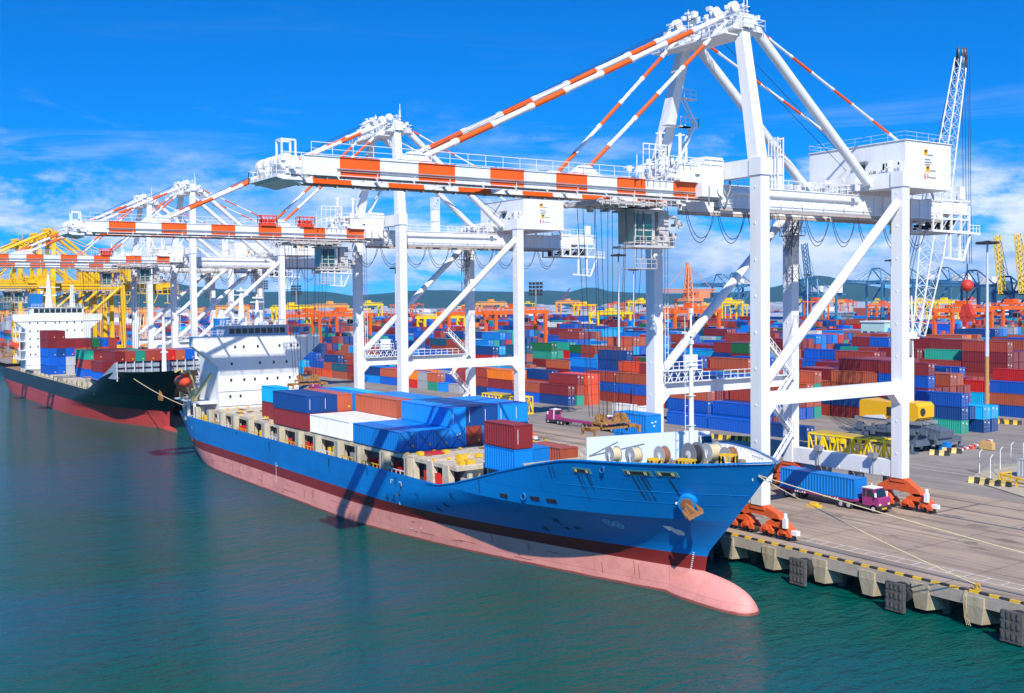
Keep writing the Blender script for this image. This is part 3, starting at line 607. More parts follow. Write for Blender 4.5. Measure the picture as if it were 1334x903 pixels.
# ------------------------------------------------------------------ containers
def cmesh(Lc,col):
    key=('c',Lc,col)
    if key in MC: return MC[key]
    b=MB(); W=1.22;H=2.59;h=Lc/2
    for sx in(-1,1):
        for sy in(-1,1): b.box(min(sx*h,sx*(h-.17)),max(sx*h,sx*(h-.17)),min(sy*W,sy*(W-.17)),max(sy*W,sy*(W-.17)),0,H)
    for sy in(-1,1):
        a,c=sorted((sy*W,sy*(W-.07))); b.box(-h+.17,h-.17,a,c,0,.16); b.box(-h+.17,h-.17,a,c,H-.10,H-.004)
        n=int((Lc-.34)/.46); p=(Lc-.34)/n; vs=[];fs=[]
        for i in range(n):
            x=-h+.17+i*p
            for dx,dy in((0,.02),(.30,.02),(.42,.085),(.88,.085)): vs+=[(x+dx*p,sy*(W-dy),.14),(x+dx*p,sy*(W-dy),H-.08)]
        vs+=[(h-.17,sy*(W-.02),.14),(h-.17,sy*(W-.02),H-.08)]
        k=len(vs)//2
        for i in range(k-1): fs.append((2*i,2*i+2,2*i+3,2*i+1) if sy<0 else (2*i,2*i+1,2*i+3,2*i+2))
        b.add(vs,fs)
    for sx in(-1,1):
        a,c=sorted((sx*h,sx*(h-.08))); b.box(a,c,-W+.17,W-.17,0,.16); b.box(a,c,-W+.17,W-.17,H-.12,H-.004)
        vs=[];fs=[];n=7;p=2.1/n
        for i in range(n):
            y=-1.05+i*p
            for dy,dx in((0,.02),(.30,.02),(.42,.07),(.88,.07)): vs+=[(sx*(h-dx),y+dy*p,.14),(sx*(h-dx),y+dy*p,H-.1)]
        vs+=[(sx*(h-.02),1.05,.14),(sx*(h-.02),1.05,H-.1)]; k=len(vs)//2
        for i in range(k-1): fs.append((2*i,2*i+1,2*i+3,2*i+2) if sx<0 else (2*i,2*i+2,2*i+3,2*i+1))
        b.add(vs,fs)
    n=12
    vs=[];fs=[]
    for i in range(n*2+1):
        x=-h+.05+(Lc-.1)*i/(n*2); z=H-.02-(.03 if i%2 else 0)
        vs+=[(x,-W+.03,z),(x,W-.03,z)]
    for i in range(n*2): fs.append((2*i,2*i+2,2*i+3,2*i+1))
    b.add(vs,fs); b.box(-h+.1,h-.1,-W+.1,W-.1,.02,.1)
    me=bpy.data.meshes.new('shipping_container'); me.from_pydata(b.v,[],b.f); me.materials.append(MC['container '+col]); me.update(); MC[key]=me; return me
def dmesh(col,side):
    key=('d',col,side)
    if key in MC: return MC[key]
    b=MB(); y0,y1=(-1.04,-.01) if side<0 else (.01,1.04); b.box(0,.05,y0,y1,.17,2.46)
    for k in range(4): z=.3+k*.55; b.box(.05,.065,y0+.08,y1-.08,z,z+.42)
    for y in(y0+.28,y1-.28):
        b.box(.065,.11,y-.025,y+.025,.1,2.52,1); b.box(.065,.13,y-.12,y+.12,1.1,1.2,1)
        for z in(.25,2.3): b.box(.06,.12,y-.07,y+.07,z,z+.08,1)
    if side>0: b.box(.066,.072,.35,.9,1.9,2.05,2); b.box(.066,.072,.5,.9,1.65,1.74,2)
    else: b.box(.066,.072,-.85,-.45,1.95,2.2,2)
    me=bpy.data.meshes.new('door'); me.from_pydata(b.v,[],b.f)
    for m in(MC['container '+col],STEEL,mat('white print',(.8,.8,.78),.5,dirt=.1)): me.materials.append(m)
    me.polygons.foreach_set('material_index',b.m); me.update(); MC[key]=me; return me
NCON=[0]
def container(x,y,z,Lc,col,label,group,doors=1,mark=None,cat='container'):
    """x = far (+X) end, y = near long side, z = floor"""
    o=link('shipping_container',cmesh(Lc,col),None,(x-Lc/2,y+1.22,z)); tag(o,label,cat,group); NCON[0]+=1
    if doors:
        for s in(-1,1):
            d=link('door',dmesh(col,s),o,(Lc/2-.06 if doors>0 else -Lc/2+.06,0,0))
            if doors<0: d.rotation_euler=(0,0,math.pi)
    if mark:
        b=MB(); h=Lc/2
        if mark=='yellow': b.box(h-.03,h-.01,.55,.85,.5,.8); nm=YEL
        elif mark=='white': b.box(h-.03,h-.012,-.75,-.69,.5,2.1); nm=WHITE
        else:
            nm=WHITE
            for q in((-.3,1.5),(.2,1.6),(0,1.1)): b.box(h-.03,h-.012,q[0],q[0]+.25,q[1],q[1]+.18)
        b.build('printed_mark',nm,o)
    return o
# ------------------------------------------------------------------ blue ship
CY=-12.8; HB=12.0
def lerp(z,K):
    if z<=K[0][0]: return K[0][1]
    for (a,u),(b_,v) in zip(K,K[1:]):
        if z<=b_: return u+(v-u)*(z-a)/(b_-a)
    return K[-1][1]
KL=[(-9,60),(-3.2,60),(0,56),(5.2,32),(11.6,28)]
KE=[(-9,1.5),(-3.2,1.5),(0,1.6),(5.2,2.3),(11.6,2.5)]
KS=[(-9,-77),(-0.1,-77.1),(1.6,-76.7),(5.2,-73.3),(11.6,-67.7)]
KG=[(-9,.3),(-3.2,.5),(0,.68),(5.2,.86)]
KQ=[(-9,40),(-3.2,30),(0,22),(5.2,14)]
KT=[(-216,5.4),(-112,5.0),(-109.5,5.05),(-105.5,5.85),(-101,7.0),(-96.5,8.25),(-90,9.85),(-86.5,10.6),(-84,10.85),(-78,11.0),(-74,11.1),(-67.7,11.6)]
def hbx(X,z):
    s=lerp(z,KS)-X
    if s<=0: return 0
    t=min(1,s/lerp(z,KL)); f=1-(1-t)**lerp(z,KE)
    q=max(0,min(1,(X+216)/lerp(z,KQ))); g=lerp(z,KG); return HB*f*(g+(1-g)*(1-(1-q)**2))
def make_hull(t,cols,dz=0,tops=KT,parent_name='hull'):
    zs=[-7,-5,-3.8,-3.2,-2.86,-2.6,-1.6,-.35,-.34,.3,1.15,1.16,1.9,2.7,3.5,4.3,5.2]
    frac=[-1,0,.15,.3,.45,.6,.75,.88,1]
    Xs=[-216,-215,-213,-210,-206,-201,-195]+[-190+5*k for k in range(10)]+[-140+3*k for k in range(10)]+[-111,-109.5,-107.5,-105.5,-103,-101,-98.5,-96.5]
    us=list(range(0,46))
    b=MB()
    # parametrise longitudinal position by fraction between station -96.5 and the stem so that rows follow the raked stem
    S=[('x',x) for x in Xs]+[('u',k/45) for k in us[1:]]
    def stX(kind,v,z):
        if kind=='x': return v
        e=lerp(z,KS); v2=1-(1-v)**1.25; return -96.5+(e+96.5)*v2
    for side in(-1,1):
        vs=[];nz=len(zs)+len(frac)-1
        for kind,v in S:
            for z in zs:
                X=stX(kind,v,z); vs.append((X,CY+side*hbx(X,z),z+0))
            Xt=stX(kind,v,5.2)
            for f in frac[1:]:
                top=lerp(stX(kind,v,10),tops); zz=5.2+(max(top,5.21)-5.2)*max(f,0); X=stX(kind,v,zz); vs.append((X,CY+side*hbx(X,zz),zz))
        n=nz
        for i in range(len(S)-1):
            for j in range(n-1):
                if j==len(zs)-1: continue
                z=zs[j] if j<len(zs) else 6
                m=2 if z<-.345 else (1 if z<1.155 else 0)
                q=(i*n+j,(i+1)*n+j,(i+1)*n+j+1,i*n+j+1); b_=q if side<0 else q[::-1]
                F_.append((b_,m))
        b.add(vs,[],0); off=len(b.v)-len(vs)
        for q,m in F_:
            b.f.append(tuple(off+k for k in q)); b.m.append(m); b.sm.append(True)
        F_.clear()
    # transom
    n=len(zs)+len(frac)-1; half_n=len(S)*n
    for j in range(n-1):
        z=zs[j] if j<len(zs) else 6; m=2 if z<-.345 else (1 if z<1.155 else 0)
        b.f.append((j,j+1,half_n+j+1,half_n+j)); b.m.append(m); b.sm.append(False)
    o=b.build('hull',cols,t)
    return o
F_=[]
def bulb(t,m,x0=-86,tip=-70.5):
    b=MB(); vs=[]; n=24; K=22
    for i in range(K+1):
        u=i/K; x=x0+(tip-x0)*math.sin(u*math.pi/2)
        q_=max(0,(x+80.5)/(tip+80.5)); w=math.sqrt(max(0,1-q_**5)); k_=min(1,(x-x0)/8); k_=k_*k_*(3-2*k_) 
        top=-3.6+(3.3-.55*q_**1.5)*w**.7*(.22+.78*k_); bot=-3.6-4*w
        ry=.1+1.9*w**.7*(.45+.55*k_)
        for j in range(n):
            a=2*math.pi*j/n; c=math.cos(a); vs.append((x,CY+ry*math.sin(a)*(1 if c<0 else (1-.25*c)),-3.6+(top+3.6)*c if c>0 else -3.6+(3.6+bot)*-c))
    b.add(vs,[(i*n+j,i*n+(j+1)%n,(i+1)*n+(j+1)%n,(i+1)*n+j) for i in range(K) for j in range(n)],0,True)
    return b.build('bulbous_bow',m,t)
mat('waterline grime',(.30,.085,.06),.6,dirt=.6,dcol=(.10,.06,.03),scale=1)
ship=empty('container_ship',(0,0,0)); tag(ship,'blue container ship with pink lower hull moored at the quay under the nearest crane','ship')
hull=make_hull(ship,[HBLUE,HRED,HPINK,mat('waterline grime',(.30,.085,.06),.6,dirt=.6,dcol=(.10,.06,.03),scale=1)]); bulb(ship,HPINK)
def deckmesh(name,z,x0,x1,m,inset=.15,step=2,ztop=None):
    b=MB(); xs=[]; x=x0
    while x<x1: xs.append(x); x+=step
    xs.append(x1); vs=[]
    for x in xs:
        zz=z if not callable(z) else z(x); h=max(.05,hbx(x,zz)-inset); vs+=[(x,CY-h,zz),(x,CY+h,zz)]
    b.add(vs,[(2*i,2*i+2,2*i+3,2*i+1) for i in range(len(xs)-1)]); return b.build(name,m,ship)
deckmesh('main_deck',4.4,-215.9,-95.9,DECK); deckmesh('forecastle_deck',9.7,-90,-69.6,mat('green deck paint',(.10,.20,.13),.7,dirt=.7,dcol=(.30,.17,.10),scale=.8),.2,1)
b=MB(); h=hbx(-92.5,9)-.3; h2=hbx(-92.5,4.4)-.4; b.prism([(CY-h2,4.4),(CY+h2,4.4),(CY+h,9.6),(CY-h,9.6)],'x',-92.6,-92.4); b.build('forecastle_bulkhead',BEIGE,ship)
# bulwark top lips
b=MB()
def lip(side,x0,x1,dw=.22):
    x=x0; prev=None
    while x<=x1:
        zz=lerp(x,KT); hh=hbx(min(x,lerp(zz,KS)-.02),zz); P=(x,CY+side*hh,zz+.03)
        if prev: b.beam(prev,P,dw,.14)
        prev=P; x+=1.0
for s_ in(-1,1): lip(s_,-112,-68)
b.build('bulwark_rail',HBLUE,hull)
st0=None
for k in range(22):
    x=-88.5+k*.9
    for s_ in(-1,1):
        zz=lerp(x,KT)-.1; h1=hbx(x,zz)-.14; h0=hbx(x,9.72)-.14; b=MB()
        if h0>.9: b.prism([(CY+s_*h1,zz),(CY+s_*h0,9.72),(CY+s_*(h0-.8),9.72),(CY+s_*(h1-.15),zz)],'x',x,x+.1); b.build('bulwark_stay',WHITE2,hull)
b=MB(); vs=[]
xs=[-90+.8*k for k in range(28)]
for x in xs:
    zz=lerp(x,KT)-.03; hh=max(.05,hbx(min(x,-67.9),zz)-.12); h2=max(.05,hbx(min(x,-69.5),9.7)-.12); vs+=[(x,CY+hh,zz),(x,CY+h2,9.71)]
b.add(vs,[(2*i,2*i+1,2*i+3,2*i+2) for i in range(len(xs)-1)]); b.build('inner_bulwark',WHITE2,hull)
def on_hull(x,z,s=-1,out=0.03): return Vector((x,CY+s*(hbx(x,z)+out),z))
def plate(b,x,z,w,h,m=0,out=.04,d=.06,tilt=0):
    p=on_hull(x,z); a=on_hull(x-w/2,z-h/2,out=out);c=on_hull(x+w/2,z-h/2,out=out);e=on_hull(x+w/2,z+h/2,out=out);g=on_hull(x-w/2,z+h/2,out=out)
    n=Vector((.2,-1,-.1)).normalized()*d; b.add([a,c,e,g,a+n,c+n,e+n,g+n],[(0,1,2,3),(4,7,6,5)[::-1],(0,4,5,1),(1,5,6,2),(2,6,7,3),(3,7,4,0)],m)
# fairleads in the bulwark
for x,z,ln in((-84.2,9.75,2.0),(-78.6,10.0,2.5),(-76.1,10.05,1.8)):
    b=MB(); plate(b,x,z,ln,.55,0,.02,.05); plate(b,x,z,ln-.4,.30,1,.06,.05)
    for q in(-.3,.3): plate(b,x+q*ln,z,.22,.28,2,.10,.06)
    b.build('fairlead',[mat('green weathered steel',(.10,.28,.25),.6,dirt=.6),BLACK,ROPE],hull)
for x,z,ln in((-96,5.75,1.2),(-91.4,6.0,1.2),(-89.3,6.0,1.2)):
    b=MB(); plate(b,x,z,ln,.4,0,.03,.05); b.build('freeing_port',BLACK,hull)
for x,z,rr_ in((-81.9,10.1,.34),(-93,6.05,.4)):
    b=MB(); c=on_hull(x,z,out=.05)
    for k in range(14): a0=k*2*math.pi/14;a1=(k+1)*2*math.pi/14; b.tube(c+Vector((rr_*math.cos(a0),0,rr_*math.sin(a0))),c+Vector((rr_*math.cos(a1),0,rr_*math.sin(a1))),.09,0,6)
    b.tube(c+Vector((0,.02,0)),c+Vector((0,-.03,0)),rr_-.06,1,12); b.build('mooring_hole',[HBLUE,BLACK],hull)
# weld seam lines and marks
b=MB(); 
def ring(b,x,z,r,th=.07):
    for k in range(16):
        a0=k*math.pi/8;a1=a0+math.pi/8; b.beam(on_hull(x+r*math.cos(a0),z+r*math.sin(a0),out=.04),on_hull(x+r*math.cos(a1),z+r*math.sin(a1),out=.04),th,th)
ring(b,-84.9,3.95,.40,.05); ring(b,-84.0,3.8,.40,.05)
for a0 in(.78,2.36): 
    for cx_,cz_ in((-84.9,3.95),(-84.0,3.8)): b.beam(on_hull(cx_-.4*math.cos(a0),cz_-.4*math.sin(a0),out=.05),on_hull(cx_+.4*math.cos(a0),cz_+.4*math.sin(a0),out=.05),.05,.05)
b.build('thruster_mark',mat('pale mark paint',(.45,.62,.70),.5,dirt=.5,scale=3),hull)
b=MB()
def hpoly(b,pts,out=.05):
    vs=[on_hull(x,z,out=out) for x,z in pts]; b.add(vs,[tuple(range(len(vs)))])
hpoly(b,[(-79.5,4.25),(-78.75,4.2),(-78.55,3.95),(-78.15,3.9),(-77.95,3.55),(-78.2,3.25),(-78.75,3.3),(-79.1,3.75),(-79.3,3.7)])
for k in range(22):
    z=1.4-k*.21; x=-78.1-.06*k; plate(b,x,z,.16,.10,0,.04,.02)
for x,z,w_,h_ in((-121.2,4.0,.12,.5),(-120.9,4.2,.6,.12),(-118.4,4.0,.12,.5),(-118.7,4.2,.6,.12),(-119.6,1.9,.16,1.5),(-160.1,.2,.12,3.2),(-159.6,1.3,.5,.1),(-176,-1.3,.16,1.0),(-203,3.3,.12,.6),(-205,.8,.12,.8),(-119,-1.9,.5,.1),(-117,-1.6,.2,.2)): plate(b,x,z,w_,h_,0,.04,.02)
b.build('hull_marks',mat('white mark paint',(.75,.75,.72),.6,dirt=.3),hull)
b=MB()
rr=random.Random(11)
for zz in(8.1,6.9):
    x=-88
    while x<-71:
        if x<lerp(zz,KS)-1.2: b.beam(on_hull(x,zz-.02*(x+88)*0,out=.0),on_hull(x+1,zz,out=.0),.05,.05)
        x+=1
b.build('weld_seam',HBLUE,hull)
b=MB(); rr=random.Random(31)
for x,z,h_ in((-84.6,9.3,3.2),(-83.9,9.3,2.0),(-79.1,9.6,4.0),(-78.4,9.6,2.6),(-76.3,9.6,3.4),(-96,5.4,1.6),(-91.4,5.6,1.4),(-120,4.6,1.5),(-140,4.8,2.4),(-128,4.9,1.2),(-163,4.7,2.0),(-178,4.9,1.1),(-100,7,1.8),(-104,5.3,2.2),(-88,9.9,1.5)):
    for k in range(3): xx=x+rr.uniform(-.3,.3); hh=h_*rr.uniform(.4,1); plate(b,xx,z-hh/2,rr.uniform(.05,.14),hh,0,.02,.012)
for k in range(13):
    x=rr.uniform(-128,-88); z=rr.uniform(1.6,4.6)
    for q in range(5): plate(b,x+rr.uniform(-.35,.35),z+rr.uniform(-.35,.35),rr.uniform(.1,.4),rr.uniform(.1,.4),0,.02,.012)
b.build('hull_marks',mat('dark stain',(.004,.06,.14),.7,dirt=.8,dcol=(.01,.09,.12),scale=2.5),hull)
b=MB()
for k in range(26):
    x=rr.uniform(-200,-84); z=rr.uniform(-2,-.6); hh=rr.uniform(.5,1.6); plate(b,x,z,rr.uniform(.05,.12),hh,0,.02,.012)
for k in range(20):
    x=rr.uniform(-200,-90); plate(b,x,rr.uniform(-2.6,-.6),rr.uniform(.6,3),rr.uniform(.04,.1),0,.02,.012)
b.build('hull_marks',mat('rust stain',(.45,.17,.09),.8,dirt=.7,scale=2),hull)
# anchor with its pod
b=MB(); P=on_hull(-75.9,7.4,out=-.5); n=Vector((.55,-.80,-.28)).normalized()
b.tube(P-n*.6,P+n*1.15,.98,0,20,.88); 
b.build('anchor_pod',mat('pod blue',(.01,.24,.62),.3,dirt=.2),hull)
b=MB(); b.tube(P+n*1.16,P+n*1.22,.62,0,14); b.build('hawse_pipe',RUST,hull)
b=MB(); q=P+n*1.2
def av(x,y,z): return q+Vector((x,y,z))
b.beam(av(-.1,0,-.05),av(1.1,.15,-.75),.38,.42); b.beam(av(.75,-.55,-1.15),av(1.45,.7,-.45),.42,.36)
for t0,t1 in(((.80,-.5,-1.1),(.0,-.55,-.55)),((1.4,.65,-.5),(.75,.5,.05))): b.beam(av(*t0),av(*t1),.34,.30,0,.10,.12)
b.beam(av(.0,-.2,-.35),av(.55,-.1,-.95),.30,.28,0); b.beam(av(-1.3,-.2,.0),av(-.1,0,-.2),.14,.2,1)
b.build('anchor',[mat('rusty anchor',(.34,.15,.05),.8,dirt=.7,dcol=(.12,.06,.03),scale=3),WHITE2],ship)
# hatch coaming, covers, side pillars
b=MB(); b.box(-193,-106,CY-9.8,CY+9.8,4.4,6.9); cm=b.build('hatch_coaming',mat('dark hold steel',(.06,.085,.10),.7,dirt=.5,dcol=(.18,.10,.06),scale=.8),ship)
COVER=mat('beige hatch cover',(.58,.50,.38),.65,dirt=.75,dcol=(.30,.17,.10),scale=.8)
for i,(x0,x1) in enumerate(((-192.6,-186.2),(-185.9,-179.5),(-179.2,-172.8),(-172.5,-165),(-163.6,-149.8),(-149.3,-135.2),(-134.7,-120.4),(-119.9,-113.4),(-113.0,-106.6))):
    b=MB(); b.box(x0,x1,CY-11.0,CY+11.0,6.95,7.42)
    for k in range(6): y=CY-10.6+k*4.1; b.box(x0,x1,y,y+.5,7.42,7.52)
    for x in(x0+.2,x1-.5): b.box(x,x+.3,CY-11,CY+11,7.42,7.55)
    hc=b.build('hatch_cover',COVER,ship)
    if i<4 or i>6:
        c=MB()
        for k in range(12): y=CY-10.8+k*1.95; xx=rr.choice((x0+.3,x1-.6)); c.box(xx,xx+.35,y,y+.4,7.5,7.75)
        c.build('twist_lock',YEL,hc)
        c=MB()
        for k in range(6): xx=rr.uniform(x0,x1-2); y=rr.uniform(CY-10.5,CY+9); c.box(xx,xx+rr.uniform(.2,2),y,y+rr.uniform(.1,1.2),7.42,7.6)
        c.build('rusty_patch',RUST,hc)
px_=[-208,-201,-193.5,-187,-180.5,-173,-166,-159.5,-152,-145.5,-138,-131.5,-124,-117.5]
for i,x in enumerate(px_):
    for s in(-1,1):
        b=MB(); hw=.48 if i%2 else .68; yy=CY+s*11.85
        b.prism([(x-hw,4.4),(x+hw,4.4),(x+hw,7.4),(x-hw,7.4)],'y',min(yy,yy-s*1.0),max(yy,yy-s*1.0)); b.box(x-.08,x+.08,min(yy,yy-s*1.7),max(yy,yy-s*1.7),4.4,7.4)
        b.build('lashing_pillar',BEIGE,ship)
for i,(a,c) in enumerate(zip(px_,px_[1:])):
    b=MB(); y=CY-11.5; b.rail([(a+1,y,4.4),(c-1,y,4.4)],1.1,1.2,.06)
    b.build('deck_railing',YEL if i%3 else WHITE2,ship)
    b=MB()
    for k in range(4): xx=rr.uniform(a+1.2,c-1.6); b.cbox((xx,y+rr.uniform(.5,1.4),4.9+rr.uniform(0,.6)),(rr.uniform(.3,.9),.4,rr.uniform(.5,1.5)))
    b.build('deck_fitting',(RED,YEL,GREYM,RED)[i%4],ship)
# open well just behind the bow: coaming steps
b=MB()
for x in(-117.3,-112.6,-108.8):
    b.prism([(x-.8,4.4),(x+.8,4.4),(x+.5,7.4),(x-.8,7.4)],'y',CY-11.2,CY-10.4)
for k in range(5): y=CY-7.5+k*3.2; b.prism([(y,5.0),(y+2.7,5.0),(y+2.4,7.3),(y+.3,7.3)],'x',-105.9,-105.6)
b.box(-106.4,-98.5,CY-10.6,CY-10.3,5.9,6.2)
for x in(-104.8,-102.6,-100.6): b.box(x,x+.4,CY-10.7,CY-10.2,4.4,6.9)
b.box(-104.4,-98,CY-8.8,CY-8.5,4.4,6.6); b.build('well_structure',COVER,ship)
b=MB()
for x in(-102.4,-101.2,-100.4): b.beam((x,CY-11.0,4.4),(x+.5,CY-10.8,7.3),.12,.12); 
b.rail([(-107.5,CY-11.2,4.4),(-103.4,CY-11.2,4.4)],1.1,.9,.06)
b.box(-108.2,-107.4,CY-9,CY-8,7.5,8.0); b.box(-112,-111,CY-8,CY-6.8,7.5,8.1); b.box(-110,-107.4,CY-5.2,CY-3.6,7.5,8.2)
for k in range(9): b.cbox((rr.uniform(-118,-107),rr.uniform(CY-10,CY+2),7.7),(.7,.7,.45))
b.build('yellow_lashing_gear',YEL,ship)
b=MB(); b.box(-114.6,-111.2,CY-10.9,CY-10.2,4.6,6.1); b.box(-119.4,-117,CY-9,CY-6,7.5,7.65); b.build('red_locker',RED,ship)
b=MB(); b.box(-98.5,-92.6,CY-10.0,CY+10,7.2,7.7); b.box(-106,-98.5,CY-4,CY+9.8,6.9,7.5)
for k in range(12): b.cbox((rr.uniform(-105,-93),rr.uniform(CY-2,CY+9),8),(rr.uniform(.4,1.8),rr.uniform(.4,1.8),rr.uniform(.3,1.0)))
b.build('fore_hatch',COVER,ship)
# breakwater, winches, mast on the forecastle
b=MB(); vs=[(-87.4,CY-6.8,9.7),(-82.4,CY+4.2,9.7),(-82.4,CY+4.2,12.9),(-87.4,CY-6.8,12.5)]; e=Vector((-.18,.05,0))
b.add(vs+[tuple(Vector(v)+e) for v in vs],[(0,1,2,3),(7,6,5,4),(0,4,5,1),(1,5,6,2),(2,6,7,3),(3,7,4,0)])
bw=b.build('breakwater',mat('pale blue breakwater',(.60,.68,.76),.5,dirt=.35,dcol=(.35,.36,.38),scale=.6),ship)
b=MB()
for (y0,z0,y1,z1) in((-19.4,10.6,-16.6,12.0),(-19.4,10.6,-14.0,11.7)):
    f=lambda y:-87.4+(y-(CY-6.8))*5/11; b.beam((f(y0)+.06,y0,z0),(f(y1)+.06,y1,z1),.12,.07)
b.build('breakwater_brace',GREYM,bw)
def drum(name,c,r,L_,ax,mats,core=.55):
    b=MB(); c=Vector(c); a=Vector((math.cos(ax),math.sin(ax),0))*L_/2
    for s in(-1,1): b.tube(c+a*s,c+a*s*1.08,r,0,20); b.tube(c+a*s*1.14,c+a*s*1.16,r*.35,1,10)
    b.tube(c-a,c+a,r*core,2,16); 
    for s in(-1.3,1.3): b.beam(c+a*s+Vector((-.5,.2,-r-.2)),c+a*s,.14,.2); b.beam(c+a*s+Vector((.5,-.2,-r-.2)),c+a*s,.14,.2)
    return b.build(name,mats,ship)
for (x,y,z,r,l_,core,mt) in ((-82.8,-19.8,11.3,.85,.9,.8,ROPE),(-81.2,-18.5,11.3,.88,.9,.82,ROPE),(-78.8,-16.9,11.4,.95,.7,.85,RUST),(-76.9,-14.6,11.5,1.2,1.0,.75,BLACK),(-79.5,-9.5,11,1.0,1.3,.8,ROPE),(-75.2,-11.4,11.3,.9,.9,.9,RUST)):
    drum('mooring_winch',(x,y,z),r,l_,R(84),[GREYM if core<.8 else mat('winch grey',(.45,.46,.47),.5,dirt=.5),WHITE2,mt],core)
b=MB()
for k in range(36): x=rr.uniform(-83,-71.5); hh=max(.3,hbx(x,9.7)-1.2); b.cbox((x,CY+rr.uniform(-hh,hh),9.7+rr.uniform(.1,.6)),(rr.uniform(.2,.9),rr.uniform(.2,.9),rr.uniform(.3,1.1)))
b.build('deck_machinery',mat('mixed deck machinery',(.30,.25,.20),.7,dirt=.8,dcol=(.10,.06,.04),scale=2),ship)
for (x,y,ln,h_) in((-76.6,-17.0,1.6,.7),(-73.4,-14.5,1.3,1.3),(-79,-18.6,1.0,.6)):
    b=MB(); b.rail([(x,y,9.7),(x+ln,y+.6,9.7),(x+ln-.5,y+1.5,9.7),(x-.5,y+.9,9.7),(x,y,9.7)],h_+.8,.6,.09); b.build('yellow_guard_rail',YEL,ship)
b=MB(); b.rail([(-72.5,-14.6,9.7),(-70,-13.6,9.7)],1.5,.5,.05); b.rail([(-72.5,-11,9.7),(-70,-12,9.7)],1.9,.5,.05); b.build('bow_railing',WHITE2,ship)
b=MB(); b.tube((-79,CY,9.7),(-79,CY,20),.30,0,12,.22); b.tube((-79,CY,20),(-79,CY,25.5),.16,0,10,.10); b.beam((-79,CY-.8,9.7),(-79,CY-.1,11.4),.15,.25); b.beam((-79,CY+.8,9.7),(-79,CY+.1,11.4),.15,.25)
for z in(14,17,20,23): b.box(-79.3,-78.7,CY-.32,CY+.32,z,z+.06)
for z in range(11,25): b.beam((-79.4,CY-.45,z),(-79.4,CY-.15,z),.04,.04)
b.beam((-79.4,CY-.45,10),(-79.4,CY-.45,25),.05,.05); b.box(-79.2,-78.8,CY-.2,CY+.2,22.2,22.6); b.box(-79.15,-78.85,CY-.15,CY+.15,25.3,25.8); b.beam((-79,CY-.7,20.2),(-79,CY+.7,20.2),.06,.06); b.tube((-79,CY+.3,25),(-79,CY+.3,27),.03,0,5)
b.build('foremast',WHITE2,ship)
# superstructure
def superstructure(ship,XF,cy,half,zb,zwlo,zwing,wing,navhalf,navz,rows,mt=WHITE2,depth=11,navwin=9,band=mat('wheelhouse blue grey',(.42,.48,.58),.5,dirt=.2)):  # band: wheelhouse colour, by default one even blue grey tone
    b=MB(); prof_=[(cy-half,zb),(cy+half,zb),(cy+half,zwlo),(cy+wing,zwing-.9),(cy+wing,zwing+.9),(cy-wing,zwing+.9),(cy-wing,zwing-.9),(cy-half,zwlo)]
    b.prism(prof_,'x',XF,XF-2.4); b.box(XF-depth,XF-2.4,cy-half,cy+half,zb,zwing-.3); b.box(XF-depth-3,XF-depth,cy-half+2,cy+half-2,zb,zwing-5)
    b.box(XF-2.3,XF-.2,cy-wing+.1,cy-navhalf-.3,zwing+.9,zwing+.95)
    s=b.build('superstructure',mt,ship)
    b=MB(); b.box(XF-6,XF-.5,cy-navhalf,cy+navhalf,zwing+.9,navz); b.box(XF-6.3,XF-.2,cy-navhalf-.3,cy+navhalf+.3,navz,navz+.2); wh=b.build('wheelhouse',band,s)
    b=MB(); w_=(2*navhalf-1)/navwin
    for k in range(navwin):
        if k in(2,): pass
        b.box(XF-.5,XF-.44,cy-navhalf+.5+k*w_+.12,cy-navhalf+.5+(k+1)*w_-.12,zwing+1.35,navz-.35)
    b.build('bridge_window',GLASS,wh)
    for z,ys in rows:
        for y in ys:
            b=MB(); b.box(XF-.02,XF+.05,cy+y-.28,cy+y+.28,z-.35,z+.35,1); b.box(XF+.05,XF+.07,cy+y-.2,cy+y+.2,z-.27,z+.27,0); b.build('window',[GLASS,mt],s)
    b=MB(); b.rail([(XF-.3,cy-navhalf,navz+.2),(XF-.3,cy+navhalf,navz+.2),(XF-6,cy+navhalf,navz+.2)],1,1,.05); b.rail([(XF-2.2,cy-wing,zwing+.9),(XF-2.2,cy-navhalf,zwing+.9)],1,1,.05); b.build('railing',mt,s)
    b=MB()
    for z in(zb+3,zb+5.8): b.box(XF,XF+.14,cy-half,cy+half,z,z+.1)
    b.box(XF,XF+.25,cy-wing+.3,cy+wing-.3,zwing-1.4,zwing-1.25) if half>9.9 else None
    b.build('deck_edge',mt,s)
    return s
s1=superstructure(ship,-198.7,CY,8.06,4.4,15.0,19.75,12.7,6.2,22.45,[(18.6,(-4.7,-3,-.2,4.2,6.6,8)),(15.4,(-5.4,.2,3,5.6)),(12.3,(-5.6,-3,-.9,1.6,3.7,6.2)),(9.2,(-5.8,-3.8))])
b=MB(); 
for x,y,z0,z1,r_ in((-203.5,CY-1.6,22.6,30,.55),(-203.5,CY+1.6,22.6,28.6,.42)):
    b=MB(); b.tube((x,y,z0),(x,y,z1),r_*1.5,0,10,r_*.4); b.tube((x,y-1.4,z1-1.5),(x,y+1.4,z1-1.5),.12,0,6); b.beam((x,y,z1-.6),(x+.5,y,z1-.6),.12,.12); b.beam((x+.5,y-1.1,z1-.6),(x+.5,y+1.1,z1-.6),.15,.3); b.build('radar_mast',WHITE2,ship)
b=MB()
b.rail([(-199.4,CY-5.5,22.6),(-204.5,CY-5.5,22.6)],1.1,.8,.05)
for k in range(14): b.cbox((rr.uniform(-204,-199),CY+rr.uniform(-5.5,5.5),22.9),(rr.uniform(.2,.7),rr.uniform(.2,.7),rr.uniform(.3,1.3)))
b.build('bridge_equipment',WHITE2,ship)
